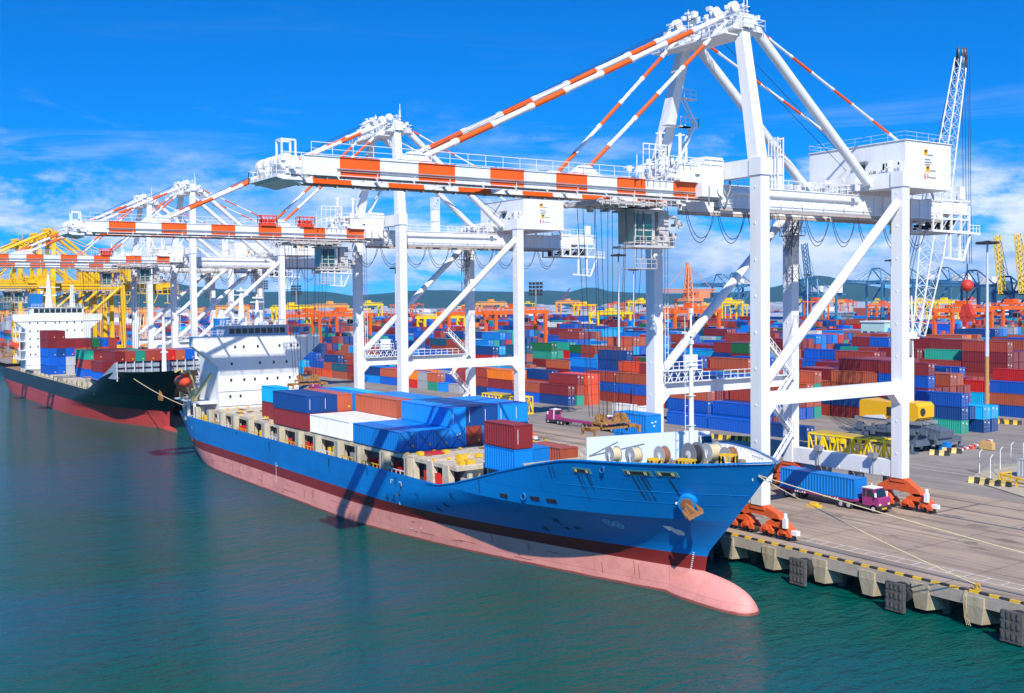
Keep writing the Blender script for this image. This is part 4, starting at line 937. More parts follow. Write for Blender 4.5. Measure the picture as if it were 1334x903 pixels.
b=MB(); b.tube((-207.5,CY-4.2,22),(-207.5,CY-4.2,24.0),1.6,0,18); b.tube((-207.5,CY-4.2,24.0),(-207.5,CY-4.2,24.05),1.62,1,18); b.tube((-207.5,CY-4.2,24.05),(-207.5,CY-4.2,25.6),.9,1,14,.3); b.box(-210,-205.5,CY-5.6,CY-2.8,12,22,0); b.build('funnel',[mat('funnel blue',(.01,.16,.45),.4),WHITE2],ship)
for k,dx in enumerate((0,)):
    b=MB(); x,y,z=-208.5,CY-11.8,11.8; pts=[]
    for i in range(9):
        u=-1+i/4; r_=1.25*math.sqrt(max(.02,1-abs(u)**2.4)); pts.append((x+u*3.4,r_))
    for (a,ra),(c,rc) in zip(pts,pts[1:]): b.tube((a,y,z),(c,y,z),ra,0,12,rc)
    b.box(x+.5,x+1.9,y-.6,y+.6,z+.8,z+1.7); b.build('lifeboat',mat('lifeboat orange',(.72,.07,.02),.45),ship)
b=MB()
for x in(-211,-206): b.beam((x,CY-9.5,8.2),(x,CY-11.4,14.2),.3,.5); b.beam((x,CY-11.4,14.2),(x,CY-12.6,13.5),.3,.3)
b.beam((-204.5,CY-11,8.4),(-200,CY-9.0,13.6),.45,.5); b.tube((-205,CY-10.8,7.4),(-205,CY-10.8,10.6),.5,0,10); b.rail([(-214.6,CY-10.6,8.2),(-208,CY-11.6,8.2),(-200,CY-11.8,8.2)],1.1,1.3,.06)
b.build('boat_davit',mat('cream davit',(.62,.50,.22),.5,dirt=.4),ship)
b=MB(); b.box(-215.5,-199.5,CY-11.4,CY+11,7.9,8.15); b.box(-206.5,-206,CY-11.7,CY-11.2,4.4,8); b.box(-212.5,-212,CY-10.6,CY-10.2,5,8);b.box(-202,-201.6,CY-11.9,CY-11.5,4.4,8); b.build('poop_deck',WHITE2,ship)
b=MB()
for z in(8.2,11.2,14.2,17.0):
    b.box(-213,-209.7,CY-8.0,CY+8.0,z,z+.12); b.rail([(-209.7,CY-8,z+.12),(-213,CY-8,z+.12),(-213,CY+8,z+.12)],1.1,1.1,.05); b.beam((-210.2,CY-7.6,z),(-212.6,CY-7.6,z+2.9),.1,.5)
b.build('aft_gallery',WHITE2,ship)
# containers carried by the blue ship
GB='containers stacked on the blue ship'
T1=7.62; T2=10.24; rw=2.5; y0=CY-11.1
def row(i): return y0+i*rw
def cs(x,i,z,Lc,col,label,mark='m'): return container(x,row(i),z,Lc,col,label,GB,0,mark)
BL=13.5
nearword=['at sea side','second from sea','third from sea','fourth from sea','fifth from sea','sixth from sea','seventh from sea','eighth from sea','at quay side']
A1=['maroon','rust red','brown','mid blue','sky blue','rust red','brown','navy blue']; A2=['navy blue','navy blue','brown','mid blue','sky blue',None,None,None]
for i in range(8):
    cs(-149.8,i,T1,BL,A1[i],f'{A1[i]} container, lower tier, bay aft of the white ones, {nearword[i]}')
    if A2[i]: cs(-149.8,i,T2,BL,A2[i],f'{A2[i]} container, upper tier, bay aft of the white ones, {nearword[i]}','white' if i<2 else 'yellow')
B1=['white','white','white','grey','mid blue','mid blue','mid blue','mid blue']; B2=[None,None,None,'brown','mid blue','mid blue',None,None]
for i in range(8):
    cs(-135.2,i,T1,BL,B1[i],f'{B1[i]} container, lower tier of the white bay, {nearword[i]}')
    if B2[i]: cs(-135.2,i,T2,BL,B2[i],f'{B2[i]} container, upper tier behind the white ones, {nearword[i]}','yellow')
C1=['mid blue','mid blue','mid blue','mid blue','rust red','mid blue','mid blue','navy blue']; C2=[None,None,None,'mid blue','navy blue','navy blue','mid blue','mid blue']
for i in range(8):
    cs(-120.5,i,T1,BL,C1[i],f'{C1[i]} container, bottom tier of the big blue pile, {nearword[i]}','m' if i==3 else 'yellow')
    if C2[i]: cs(-120.5,i,T2,BL,C2[i],f'{C2[i]} container, top tier of the big blue pile, {nearword[i]}','white')
cs(-168.8,1,T1,6.06,'maroon','maroon short container under a light blue one in front of the white bridge'); cs(-168.8,1,T2,6.06,'sky blue','light blue short container on a maroon one in front of the white bridge')
container(-95.6,CY-10.3,8.0,6.06,'mid blue','light blue short container under the red one just behind the bow',GB,0,'yellow'); container(-95.6,CY-10.3,10.68,6.06,'maroon','red short container stacked on a light blue one just behind the bow',GB,0,'white')
container(-93.6,CY-5.6,8.0,6.06,'brown','brown short container standing behind the red and blue pair near the bow',GB,0,'yellow'); container(-95.6,CY-7.8,8.0,6.06,'mid blue','blue short container squeezed beside the brown one near the bow',GB,0)
container(-96.6,-3.5,7.75,6.06,'mid blue','blue short container hidden low behind the pale breakwater',GB,0); container(-96.6,-3.5,10.4,6.06,'mid blue','bright blue short container standing tall behind the pale breakwater',GB,0,'m')
# lashing rods on the end of the blue pile
b=MB()
for i in range(5):
    y=row(i)+.1
    for a,c in(((y,7.6),(y+2.2,10.1)),((y+2.2,7.6),(y,10.1))): b.beam((-120.42,a[0],a[1]),(-120.42,c[0],c[1]),.05,.05)
b.build('lashing_rod',DARK,ship)
# ------------------------------------------------------------------ black ship
KS0,KL0,KT0=KS,KL,KT
DX=-181.5
def shift_ship(): pass
ship2=empty('container_ship',(0,0,0)); tag(ship2,'black container ship with red lower hull moored astern of the blue one','ship')
KT=[(-216-50,5.4),(-216,5.0),(-122,4.7),(-119,4.8),(-109,8.6),(-95,8.9),(-84,9.6),(-74,10.2),(-67.7,10.9)]
hull2=make_hull(ship2,[HBLACK,HRED2,HRED2,HRED2]); 
bb=bulb(ship2,HRED2)
for o_ in(hull2,bb):
    me=o_.data
    for v in me.vertices:
        s=1.0
        if v.co.x<-130: v.co.x=-130+(v.co.x+130)*1.48
        v.co.x+=DX; v.co.z-=(1.9 if o_ is bb else 0)
def sx2(x): return DX+(x if x>-130 else -130+(x+130)*1.48)
b=MB(); xs=[-215+3*k for k in range(34)]; vs=[]
for x in xs: h_=hbx(x,4.7)-.15; vs+=[(sx2(x),CY-h_,4.3),(sx2(x),CY+h_,4.3)]
b.add(vs,[(2*i,2*i+2,2*i+3,2*i+1) for i in range(len(xs)-1)]); 
vs=[]; xs=[-114+1.5*k for k in range(30)]
for x in xs: h_=max(.05,hbx(x,8.4)-.2); vs+=[(sx2(x),CY-h_,8.2),(sx2(x),CY+h_,8.2)]
b.add(vs,[(2*i,2*i+2,2*i+3,2*i+1) for i in range(len(xs)-1)]); b.build('deck',DECK,ship2)
b=MB(); b.box(-380,-302,CY-9.8,CY+9.8,4.3,6.0); b.box(-302,-284,CY-9.5,CY+9.5,4.3,7.3); b.build('hatch_coaming',BEIGE,ship2)
for k in range(10):
    b=MB(); x=-378+k*7.6; b.box(x,x+7.2,CY-11,CY+11,6.0,6.25); b.build('hatch_cover',COVER,ship2)
for k in range(16):
    b=MB(); x=-382+k*6.2; b.box(x-.6,x+.6,CY-11.8,CY-10.9,4.3,6.3 if x<-302 else 7.2); b.rail([(x+.6,CY-11.6,4.4),(x+5.6,CY-11.6,4.4)],1.1,1.2,.07); b.build('lashing_pillar',BEIGE,ship2)
    b=MB(); 
    for q in range(4): b.cbox((x+rr.uniform(1,5),CY-11+rr.uniform(0,.8),5),(rr.uniform(.3,1),.5,rr.uniform(.6,1.8)))
    b.build('deck_fitting',(RUST,YEL,DARK,WHITE2)[k%4],ship2)
superstructure(ship2,-384.2,CY,10.3,4.3,19.2,23.2,14.1,8.2,26.3,[(21.3,(-9,-6.6,-4.2,-1.1,.2,2.6,5,7.4)),(18.6,(-9,-6.6,-4.2,5,7.4,2.6)),(16,(-9,-6.6)),(13.4,(-9,-6.6)),(10.8,(-9,-7.4))],navwin=9,band=WHITE2)
b=MB(); b.tube((-389,CY-2,26),(-389,CY-2,37.5),1.4,0,10,.35); b.beam((-389,CY-5,33.2),(-389,CY+1.5,33.2),.3,.3); b.beam((-389,CY-4,30.5),(-389,CY+.5,30.5),.3,.4); 
for q in(-3.8,0): b.tube((-388.6,CY-2+q*.6,31),(-388.6,CY-2+q*.6,32),.5,0,8)
b.build('radar_mast',WHITE2,ship2)
b=MB(); b.tube((-389,CY+5.5,26),(-389,CY+5.5,33),.5,0,8,.3); b.lattice((-389,CY+5.5,26),(-389,CY+5.5,34),1.4,.8,6,.1,.08); b.build('signal_mast',WHITE2,ship2)
b=MB(); b.box(-396,-391,CY-7.5,CY-3.6,20,31); b.build('funnel',mat('funnel blue',(.01,.16,.45),.4),ship2)
b=MB()
for z in(9,12,15,18): b.box(-398,-385,CY-12,CY-10.3,z,z+.15); b.rail([(-385,CY-12,z+.15),(-398,CY-12,z+.15)],1.1,1.2,.07); b.beam((-385.5,CY-12,z),(-385.5,CY-12,z+3),.2,.2); b.beam((-391,CY-12,z),(-394.5,CY-12,z+3),.15,.4)
b.build('side_gallery',WHITE2,ship2)
b=MB(); b.tube((-396,CY-12.4,13.6),(-389,CY-12.4,13.6),1.3,0,12,.9); b.build('lifeboat',MC['lifeboat orange'],ship2)
# grey breakwater fence on its bow
b=MB(); xb=-266
for s in(-1,1):
    for k in range(6): b.box(xb,xb+.2,CY+(k*1.7 if s>0 else -k*1.7-1.7)+.08,CY+(k*1.7 if s>0 else -k*1.7-1.7)+1.62,9.0,13.0,0)
    for z in(9,10.3,11.6,13): b.box(xb+.2,xb+.5,CY-10.4,CY+10.4,z,z+.18,1)
    vs=[(xb,CY+s*10.4,9),(xb-9,CY+s*11.3,9),(xb-8.6,CY+s*11.3,9.5),(xb,CY+s*10.4,13)]; e=Vector((0,s*.2,0)); b.add([Vector(v) for v in vs]+[Vector(v)+e for v in vs],[(0,1,2,3),(7,6,5,4),(0,4,5,1),(1,5,6,2),(2,6,7,3),(3,7,4,0)])
    for k in range(6): b.box(xb+.2,xb+.7,CY+s*k*2.05-.1,CY+s*k*2.05+.1,8.5,13.2,1)
b.build('breakwater',[mat('grey blue breakwater',(.30,.36,.42),.5,dirt=.4),mat('pale grey edge',(.6,.63,.66),.5)],ship2)
b=MB(); b.tube((xb+4,CY,8.4),(xb+4,CY,24),.7,0,12,.3); b.box(xb+3.6,xb+4.4,CY-1.2,CY+1.2,17.6,17.9); b.box(xb+3.6,xb+4.4,CY-.8,CY+.8,15.2,15.5); b.build('foremast',WHITE2,ship2)
b=MB(); q=Vector((-257.6,CY-6.2,5.8))
hh=hbx(-75.4,6); P=Vector((DX-75.6,CY-hbx(-75.6,5.5)-.2,5.6)); b.beam(P+Vector((0,-.2,1.3)),P+Vector((0,-.1,-1.0)),.6,.6); b.beam(P+Vector((-1.2,-.1,-1.1)),P+Vector((1.2,-.1,-1.1)),.6,.7); b.beam(P+Vector((-1.2,-.1,-1.1)),P+Vector((-1.0,-.3,.3)),.4,.4);b.beam(P+Vector((1.2,-.1,-1.1)),P+Vector((1.0,-.3,.3)),.4,.4); b.build('anchor',MC['rusty anchor'],ship2)
GK='containers stacked on the black ship'
def ks(x,i,z,Lc,col,lab,mark='yellow'): return container(x,CY-11.2+2.5*i,z,Lc,col,lab,GK,0,mark)
bayA={0:['royal blue','royal blue','royal blue','maroon','maroon'],1:['royal blue','royal blue','navy blue','maroon','maroon'],2:['grey','grey','royal blue','maroon'],3:['maroon','white','rust red','maroon'],4:['maroon','white','brown','maroon'],5:['grey','white','maroon','dark green'],6:['white','white','vermilion','royal blue'],7:['white','maroon','rust red','rust red']}
ordw=['lowest tier','second tier','third tier','fourth tier','top tier']
for i,c in bayA.items():
    for k,cl_ in enumerate(c): ks(-343,i,6.3+k*2.62,12.19,cl_,f'{cl_} container, {ordw[k]}, pile by the black ship bridge, {nearword[i]}',None if k%2 else 'yellow')
for i in range(2,8):
    for k in range(3): cl_=rnd.choice(['maroon','rust red','royal blue','teal green','brown','maroon','dark green']); ks(-318,i,6.3+2.62*k,12.19,cl_,f'{cl_} container, {ordw[k]}, middle bay of the black ship, {nearword[i]}')
bayB={0:['royal blue','maroon'],1:['royal blue','rust red','maroon'],2:['royal blue','rust red','rust red'],3:['maroon','rust red','teal green'],4:['maroon','royal blue','rust red'],5:['maroon','dark green','rust red'],6:['rust red','maroon','bright red'],7:['maroon','brown','brown'],8:['maroon','royal blue','royal blue']}
for i,c in bayB.items():
    for k,cl_ in enumerate(c): ks(-274 if i else -276,i,7.5+k*2.62,12.19,cl_,f'{cl_} container, {ordw[k]}, pile behind black bow fence, {nearword[i]}')
KS,KL,KT=KS0,KL0,KT0
# mooring ropes
def rope(pts,r,lab,sag=0):
    b=MB(); 
    for a,c in zip(pts,pts[1:]):
        a=Vector(a);c=Vector(c); P=[a.lerp(c,i/16)-Vector((0,0,sag*4*(i/16)*(1-i/16))) for i in range(17)]; b.path(P,r,0,6)
    o=b.build('mooring_rope',ROPE); tag(o,lab,'rope','mooring ropes of the blue ship'); return o
S0=on_hull(-69.4,10.3,out=.1)
rope([S0,(-30,11.5,.3)],.05,'long pale mooring rope running taut from the blue bow to the right edge',.6)
rope([S0+Vector((0,0,-.1)),(-56.6,1.15,.5)],.05,'ochre mooring rope dropping from the blue bow to the yellow quay edge bollard',.35)
b=MB(); a=Vector((-247.5,CY-1,8.5)); 
rope([(-259,CY-8.0,9.4),(-216,CY-9,6.2)],.09,'thin mooring rope from the black bow to the stern of the blue ship',.4)
b=MB()
for k in range(3): b.path([(-57+.1*k,-.05,.15),(-57.0+.14*k,-.35,-.6),(-56.9+.12*k,-.30,-2.2),(-56.6+.2*k,-.4,-2.9)],.03,0,4)
tag(b.build('hanging_ropes',ROPE),'frayed old ropes hanging down the concrete pier below the yellow bollard','rope')
# ------------------------------------------------------------------ trucks
def wheels(b,x,ys,r=.52,w=.3,mt=0,mr=1):
    for y in ys:
        b.tube((x,y-w/2,r),(x,y+w/2,r),r,mt,16); b.tube((x,y-w/2-.01,r),(x,y+w/2+.01,r),r*.5,mr,10)
RIM=mat('wheel rim',(.6,.58,.56),.5,.2,dirt=.4,scale=3)
def trailer(loc,rz,label,col,ln=12.6):
    t=empty('container_trailer',loc,rz); tag(t,label,'trailer','container trailers on the quay')
    b=MB()
    for y in(-.5,.5): b.box(-ln/2,ln/2,y-.09,y+.09,.95,1.25)
    for k in range(8): x=-ln/2+k*(ln/7.05); b.box(x,x+.16,-1.2,1.2,1.1,1.28)
    for x in(-ln/2,ln/2-.2): b.box(x,x+.22,-1.22,1.22,1.05,1.4)
    for y in(-1.15,1.1): b.box(-ln/2+.2,ln/2-.2,y,y+.05,1.0,1.2)
    b.build('chassis_frame',col,t)
    for x in(-ln/2+1.3,-ln/2+2.6):
        for y in(-.98,.98): b=MB(); wheels(b,x,(y,),.5,.42); b.build('wheel',[BLACK,RIM],t)
    b=MB()
    for y in(-.7,.7): b.box(ln/2-3.2,ln/2-3.0,y-.08,y+.08,.15,1.0); b.box(ln/2-3.3,ln/2-2.9,y-.18,y+.18,.08,.15)
    b.build('landing_leg',GREYM,t)
    b=MB(); b.box(-ln/2-.03,-ln/2,-1,-.6,1.0,1.2); b.box(-ln/2-.03,-ln/2,.6,1,1.0,1.2); b.build('tail_lamp',RED,t)
    b=MB()
    for k in range(6): x=1.2+k*.42; b.prism([(x,.98),(x+.16,.98),(x+.30,1.22),(x+.14,1.22)],'y',-1.165,-1.15)
    for k in range(5): x=-3.6+k*.4; b.box(x,x+.2,-1.165,-1.15,.98,1.2)
    b.build('painted_lettering',WHITE2,t); return t
def tractor(loc,rz,label,col):
    t=empty('terminal_tractor',loc,rz); tag(t,label,'truck')
    b=MB(); b.box(-4.6,1.0,-.5,.5,.6,.95); b.box(-4.2,-2.6,-.7,.7,.95,1.2); b.box(-.4,1.8,-1.15,1.15,.45,.9); b.box(-1.6,-.6,-1.1,1.1,.5,.95)
    b.build('truck_frame',DARK,t)
    b=MB(); b.prism([(-.55,.9),(1.85,.9),(1.85,1.85),(1.6,1.98),(1.25,3.05),(-.55,3.1)],'y',-1.15,.75); b.prism([(-.4,.9),(1.85,.9),(1.85,1.82),(1.65,1.95),(-.4,2.0)],'y',.75,1.2); b.box(1.85,1.9,-.7,.7,1.35,1.75)
    cb=b.build('cab',col,t)
    b=MB(); b.prism([(1.61,2.05),(1.66,2.05),(1.33,2.98),(1.28,2.98)],'y',-1.02,.62); b.build('windscreen',GLASS,cb)
    b=MB(); b.prism([(.15,2.0),(1.3,2.0),(.95,2.85),(.15,2.85)],'y',-1.18,-1.15); b.box(-.45,-.05,-1.18,-1.15,2.0,2.85); b.box(-.58,-.55,-.9,.3,2.0,2.8); b.build('side_window',GLASS,cb)
    b=MB(); b.box(-.6,1.2,-1.2,.6,3.02,3.12); b.box(.1,.6,-.6,.1,3.12,3.25); b.tube((-.7,.9,1.0),(-.7,.9,3.3),.1,0,8); b.box(1.3,1.5,.95,1.15,1.9,2.6); b.box(1.5,1.7,-1.5,-1.3,2.1,2.6); b.beam((1.2,-1.1,2.4),(1.6,-1.4,2.4),.05,.05); b.build('cab_roof',WHITE2,cb)
    b=MB(); b.box(1.85,2.05,-1.15,1.15,.4,.9); b.build('bumper',BLACK,t)
    for y in(-.85,.85): b=MB(); b.box(1.85,1.9,y-.18,y+.18,1.0,1.25); b.build('headlight',mat('headlight',(.8,.7,.3),.2),t)
    b=MB(); b.box(2.05,2.07,-.7,.2,.55,.75); b.build('number_plate',YEL,t)
    for x,w_ in((1.1,.34),(-2.6,.5),(-3.8,.5)):
        for y in(-.98,.98):
            b=MB(); b.tube((x,y-w_/2,.52),(x,y+w_/2,.52),.52,0,18); wl=b.build('wheel',BLACK,t); b=MB(); b.tube((x,y-w_/2-.015,.52),(x,y+w_/2+.015,.52),.28,0,14); b.build('rim',RIM,wl)
    return t
# near truck heads to +X
tz=1.3
container(-87.3,22.9,tz,12.19,'mid blue','bright blue long container on the purple truck passing under the nearest crane','containers on trucks',0,'yellow')
trailer((-93.4,24.1,0),0,'purple trailer with white lettering under the bright blue container in front',PINKP,12.6)
tractor((-85.6,24.1,0),0,'purple tractor cab pulling the bright blue container under the nearest crane',PINKP)
tractor((-170.6,50.8,0),math.pi,'pink tractor on the quay left of the blue short container above the breakwater',PINKP)
trailer((-181,50.6,0),math.pi,'empty pink trailer standing on the quay behind the blue ship containers',PINKP)
tractor((-188.6,50.6,0),math.pi,'pink tractor with the empty pink trailer behind the blue ship containers',PINKP)
trailer((-300,46,0),math.pi,'empty pink trailer parked far back beside the white ship bridge',PINKP); tractor((-307.5,46,0),math.pi,'pink tractor far back beside the white ship bridge',PINKP)
def lorry(loc,rz,label,col,box=None):
    t=empty('lorry',loc,rz); tag(t,label,'truck')
    b=MB(); b.prism([(-2.2,.9),(0,.9),(.05,1.9),(-.25,3.1),(-.9,3.75),(-2.2,3.75)],'y',-1.22,1.22); cb=b.build('cab',col,t)
    b=MB(); b.prism([(.06,1.95),(.10,1.95),(-.22,3.05),(-.27,3.05)],'y',-1.05,1.05); b.build('windscreen',GLASS,cb); b=MB(); b.box(-1.3,-.4,-1.24,-1.21,2.0,2.9); b.build('side_window',GLASS,cb)
    b=MB(); b.box(.0,.12,-1.15,1.15,.4,.85); b.box(.02,.08,-.8,.8,1.2,1.5); b.build('bumper',GREYM,t)
    b=MB(); b.box(-9.5,-2.2,-.5,.5,.7,1.1); b.box(-4,-2.3,-1.1,1.1,.6,1.3); b.build('truck_frame',DARK,t)
    for x in(-1.0,-5,-6.4):
        for y in(-1,1): b=MB(); wheels(b,x,(y,),.52,.35); b.build('wheel',[BLACK,RIM],t)
    return t
lorry((-134.4,43.3,0),-.15,'white lorry cab behind the foremast of the blue ship',mat('truck white',(.8,.8,.8),.3,dirt=.1))
g_=at_z(822,523,0); lorry((g_.x,g_.y,0),-.3,'small white lorry in the yard lane beside the far seaward crane leg',MC['truck white'])
# concrete barriers
def barrier(x,y,rz,lab,col=YEL):
    b=MB()
    for i,m in enumerate((0,1,0,1)): b.prism([(-.4,0),(.4,0),(.15,.45),(.12,.85),(-.12,.85),(-.15,.45)],'x',-1.6+.8*i,-.8+.8*i,m)
    o=b.build('road_barrier',[col,MC['black kerb paint']],None,(x,y,0)); o.rotation_euler=(0,0,rz); tag(o,lab,'barrier','yellow and black barriers')
for i,(px,py) in enumerate(((925,571),(947,573),(967,574),(985,576))): 
    g_=at_z(px,py,0); barrier(g_.x,g_.y,.5,f'yellow and black barrier by the yard lane, {("first","second","third","fourth")[i]} from the white lorry')
# yellow stored lifting frame behind the landward sill
def yellow_frame(x0,x1,y0,y1,lab):
    t=empty('lifting_frame',((x0+x1)/2,(y0+y1)/2,0)); tag(t,lab,'steel frame'); l=(x1-x0)/2; wd=(y1-y0)/2
    b=MB()
    for y in(-wd,wd):
        for z in(.3,3.2): b.beam((-l,y,z),(l,y,z),.25,.3)
    for x in(-l,-l*.5,0,l*.5,l):
        for z in(.3,3.2): b.beam((x,-wd,z),(x,wd,z),.22,.25)
    b.build('main_frame',YEL,t)
    b=MB(); n=8
    for k in range(n+1):
        x=-l+2*l*k/n
        for y in(-wd,wd): b.beam((x,y,.3),(x,y,3.2),.16,.16)
        if k<n:
            for y in(-wd,wd): b.beam((x,y,.3 if k%2 else 3.2),(x+2*l/n,y,3.2 if k%2 else .3),.14,.14)
    b.build('cross_bracing',YEL,t)
    b=MB(); b.box(-l,l*.4,-wd,wd,3.3,3.36); b.box(l*.45,l,-wd*.9,wd*.5,2.7,2.78); b.rail([(-l,-wd,3.3),(l*.3,-wd,3.3)],.9,1.4,.07); b.rail([(l*.5,-wd,.4),(l,-wd,.4)],1.5,.9,.08); b.build('walkway',mat('dull yellow grating',(.42,.30,.06),.7,dirt=.6),t)
    b=MB()
    for k in range(7): b.cbox((rnd.uniform(-l,l),-wd-.2,rnd.uniform(.6,1.4)),(.5,.4,.8))
    b.build('white_box',WHITE2,t); return t
def sill_frame(dx,lab):
    t=empty('lifting_frame',(-94+dx,31.8,0)); tag(t,lab,'steel frame','yellow lifting frames behind the crane sills'); l=6.9; wd=1.5; z0,z1=4.6,7.9
    for x in(-5.5,0,5.5): b=MB(); b.box(x-.3,x+.3,-1.3,1.3,0,z0-.2); b.build('support_stand',GREYM,t)
    for z in(z0,z1):
        for y in(-wd,wd):
            b=MB(); b.beam((-l,y,z),(l,y,z),.28,.36 if z==z0 else .2); b.build('main_beam',YEL2,t)
    b=MB()
    for k in range(12):
        x=-l+2*l*k/11
        for y in(-wd,wd):
            b.beam((x,y,z0),(x,y,z1-(.9 if 4.4>x>1.2 else 0)),.17,.17)
            if k<11: b.beam((x,y,z0 if k%2 else z1),(x+2*l/11,y,z1 if k%2 else z0),.15,.15)
        for z in(z0,z1): b.beam((x,-wd,z),(x,wd,z),.15,.15)
    for k in range(10): x=rnd.uniform(-l,l); b.cbox((x,-wd-.1,rnd.uniform(z0,z1)),(.5,.3,.7))
    b.build('cross_bracing',YEL2,t)
    b=MB(); b.box(-l,l*.25,-wd,wd,z1+.1,z1+.16); b.box(l*.5,l,-wd,wd*.6,z1-.6,z1-.5); b.build('grating',mat('dull yellow grating',(.50,.34,.06),.7,dirt=.6),t)
    b=MB(); b.rail([(-l,-wd,z0),(l,-wd,z0)],1.1,1.1,.06); b.build('railing',YEL2,t)
YEL2=mat('vivid yellow',(.92,.66,.005),.45,dirt=.2)
sill_frame(0,'yellow lattice lifting frame behind the landward sill beam of the nearest crane'); sill_frame(-85.37,'yellow lattice lifting frame behind the landward sill of the second crane, beyond the blue pile')
# ------------------------------------------------------------------ mobile harbour crane
HC=Vector((-120.5,77.5,0))
def harbour_crane():
    t=empty('mobile_harbour_crane',(HC.x,HC.y,0)); tag(t,'mobile harbour crane with yellow housing and tall white lattice jib behind the nearest crane','crane')
    GB2=mat('blue grey machinery',(.11,.14,.18),.5,dirt=.4)
    b=MB(); b.box(-9,9,-2.2,2.2,1.3,2.6); b.box(-5,5,-3,3,2.6,3.4)
    for x in(-7.4,7.4): b.box(x-.6,x+.6,-6.6,6.6,1.2,2.1); b.box(x-1,x+1,-7.4,-6.2,0,.35); b.box(x-1,x+1,6.2,7.4,0,.35); b.tube((x,-6.8,.3),(x,-6.8,1.6),.25,0,8); b.tube((x,6.8,.3),(x,6.8,1.6),.25,0,8)
    b.prism([(3,2.6),(9.4,2.4),(9.6,3.6),(4,4.6)],'y',-2,2); b.rail([(5,-2.1,4.3),(9.6,-2.1,3.6)],1.1,1,.07)
    for k in range(24): b.cbox((rnd.uniform(-8,9),rnd.uniform(-3,-1.8),rnd.uniform(1.4,4)),(rnd.uniform(.3,1.4),.5,rnd.uniform(.3,1.2)))
    b.build('undercarriage',GB2,t)
    for k in range(6):
        for y in(-2.5,2.5):
            x=-6.5+k*2.6; b=MB(); b.tube((x,y-.45,.75),(x,y+.45,.75),.75,0,18); wl=b.build('wheel',BLACK,t); b=MB(); b.tube((x,y-.47,.75),(x,y+.47,.75),.36,0,12); b.build('rim',RIM,wl)
    b=MB(); b.box(-1.5,1.5,-1.5,1.5,3.4,4.6); b.box(-8,6,-2.4,2.4,4.4,5.0); b.build('turntable',GREYM,t)
    b=MB(); b.prism([(-6.8,5.0),(-1.0,5.0),(.2,6.2),(.2,8.0),(-6.4,8.2),(-6.8,7.8)],'y',-2.5,2.5); b.prism([(2.0,5.0),(4.6,5.0),(5.4,5.6),(5.4,7.6),(4.8,8.2),(2.0,8.2)],'y',-2.3,2.3); h=b.build('machinery_housing',mat('crane housing yellow',(.88,.45,.01),.4,dirt=.2),t)
    b=MB(); b.tube((5.38,-1.0,6.6),(5.5,-1.0,6.6),.7,0,16); b.box(-.9,.1,-2.56,-2.5,5.6,7.2); b.build('vent',DARK,h)
    b=MB(); b.prism([(-6,4.98),(-1,4.98),(-1.6,5.7),(-5.4,5.3)],'y',-2.56,-2.5); b.build('white_flash',WHITE2,h)
    b=MB(); b.box(-.3,2.1,-1.2,1.2,5,16); b.lattice((1,0,16),(1,0,27),2.0,1.6,5,.16,.12); b.build('tower',WHITE2,t)
    b=MB(); b.box(-.2,2.6,-2.2,0,16.5,19); b.build('driver_cab',GREYM,t)
    p0=Vector((at_depth(1197,438,191)))-HC; p0.z=20; p1=at_depth(1252,76,193)-HC
    q=p0.lerp(p1,.3); 
    b=MB(); b.lattice(p0,q,1.6,3.6,7,.14,.09,0,1.4,2.6); b.lattice(q,p1,3.6,1.7,17,.13,.08,0,2.6,1.3); b.beam(Vector((1,0,20)),p0,1.2,1.2); b.build('lattice_jib',WHITE2,t)
    b=MB(); 
    for s in(-.5,.1,.6): b.tube(p1+Vector((s*.5-.1,s,.8)),p1+Vector((s*.5+.1,s+.15,.8)),1.2,0,18)
    for s in(-.4,.3): b.tube(p1+Vector((s,s,-.6)),p1+Vector((s+.15,s+.1,-.6)),.9,1,16)
    b.beam(p1+Vector((-.6,-.6,-1.8)),p1+Vector((-.4,-.4,1.8)),.25,.3); b.beam(p1+Vector((.6,.6,-1.8)),p1+Vector((.6,.6,1.8)),.25,.3)
    b.build('jib_head',[mat('worn sheave steel',(.12,.12,.13),.5,.3,dirt=.6),GREYM],t)
    b=MB(); tw=Vector((1,0,27))
    for o_ in(-.5,.5):
        b.path([tw+Vector((-3,o_,-8)),p1+Vector((-.6,o_,.2))],.06,0,4); b.path([tw+Vector((0,o_,0)),p1+Vector((-.4,o_*.4,.8))],.06,0,4)
    hx=at_depth(1260,372,196)-HC
    for o_ in(-.7,-.1,.5,.9): b.path([p1+Vector((.8+o_*.3,o_,.5)),hx+Vector((o_*.3,o_,4))],.055,0,4)
    b.path([hx+Vector((0,0,4)),hx+Vector((0,0,-3.5))],.12,0,5)
    b.build('hoist_rope',CABLE,t)
    b=MB(); n=12
    for i in range(8):
        a0=-math.pi/2+math.pi*i/8;a1=-math.pi/2+math.pi*(i+1)/8; b.tube(hx+Vector((0,0,1.15*math.sin(a0))),hx+Vector((0,0,1.15*math.sin(a1))),max(.05,1.15*math.cos(a0)),0,16,max(.05,1.15*math.cos(a1)))
    b.build('hook_ball',mat('red hook paint',(.60,.05,.03),.45),t)
    k0=hx+Vector((0,0,-5.0)); b=MB(); b.prism([(k0.x-.6,k0.z+1.6),(k0.x+.6,k0.z+1.6),(k0.x+1.3,k0.z-.6),(k0.x+.9,k0.z-1.6),(k0.x-.9,k0.z-1.6),(k0.x-1.3,k0.z-.6)],'y',k0.y-.5,k0.y+.5); b.tube(k0+Vector((-.8,-.6,-.3)),k0+Vector((-.8,.6,-.3)),.55,0,12); b.tube(k0+Vector((.8,-.6,-.3)),k0+Vector((.8,.6,-.3)),.55,0,12); b.build('hook_block',MC['red hook paint'],t)
    # boom rest trusses folded below
    return t
harbour_crane()
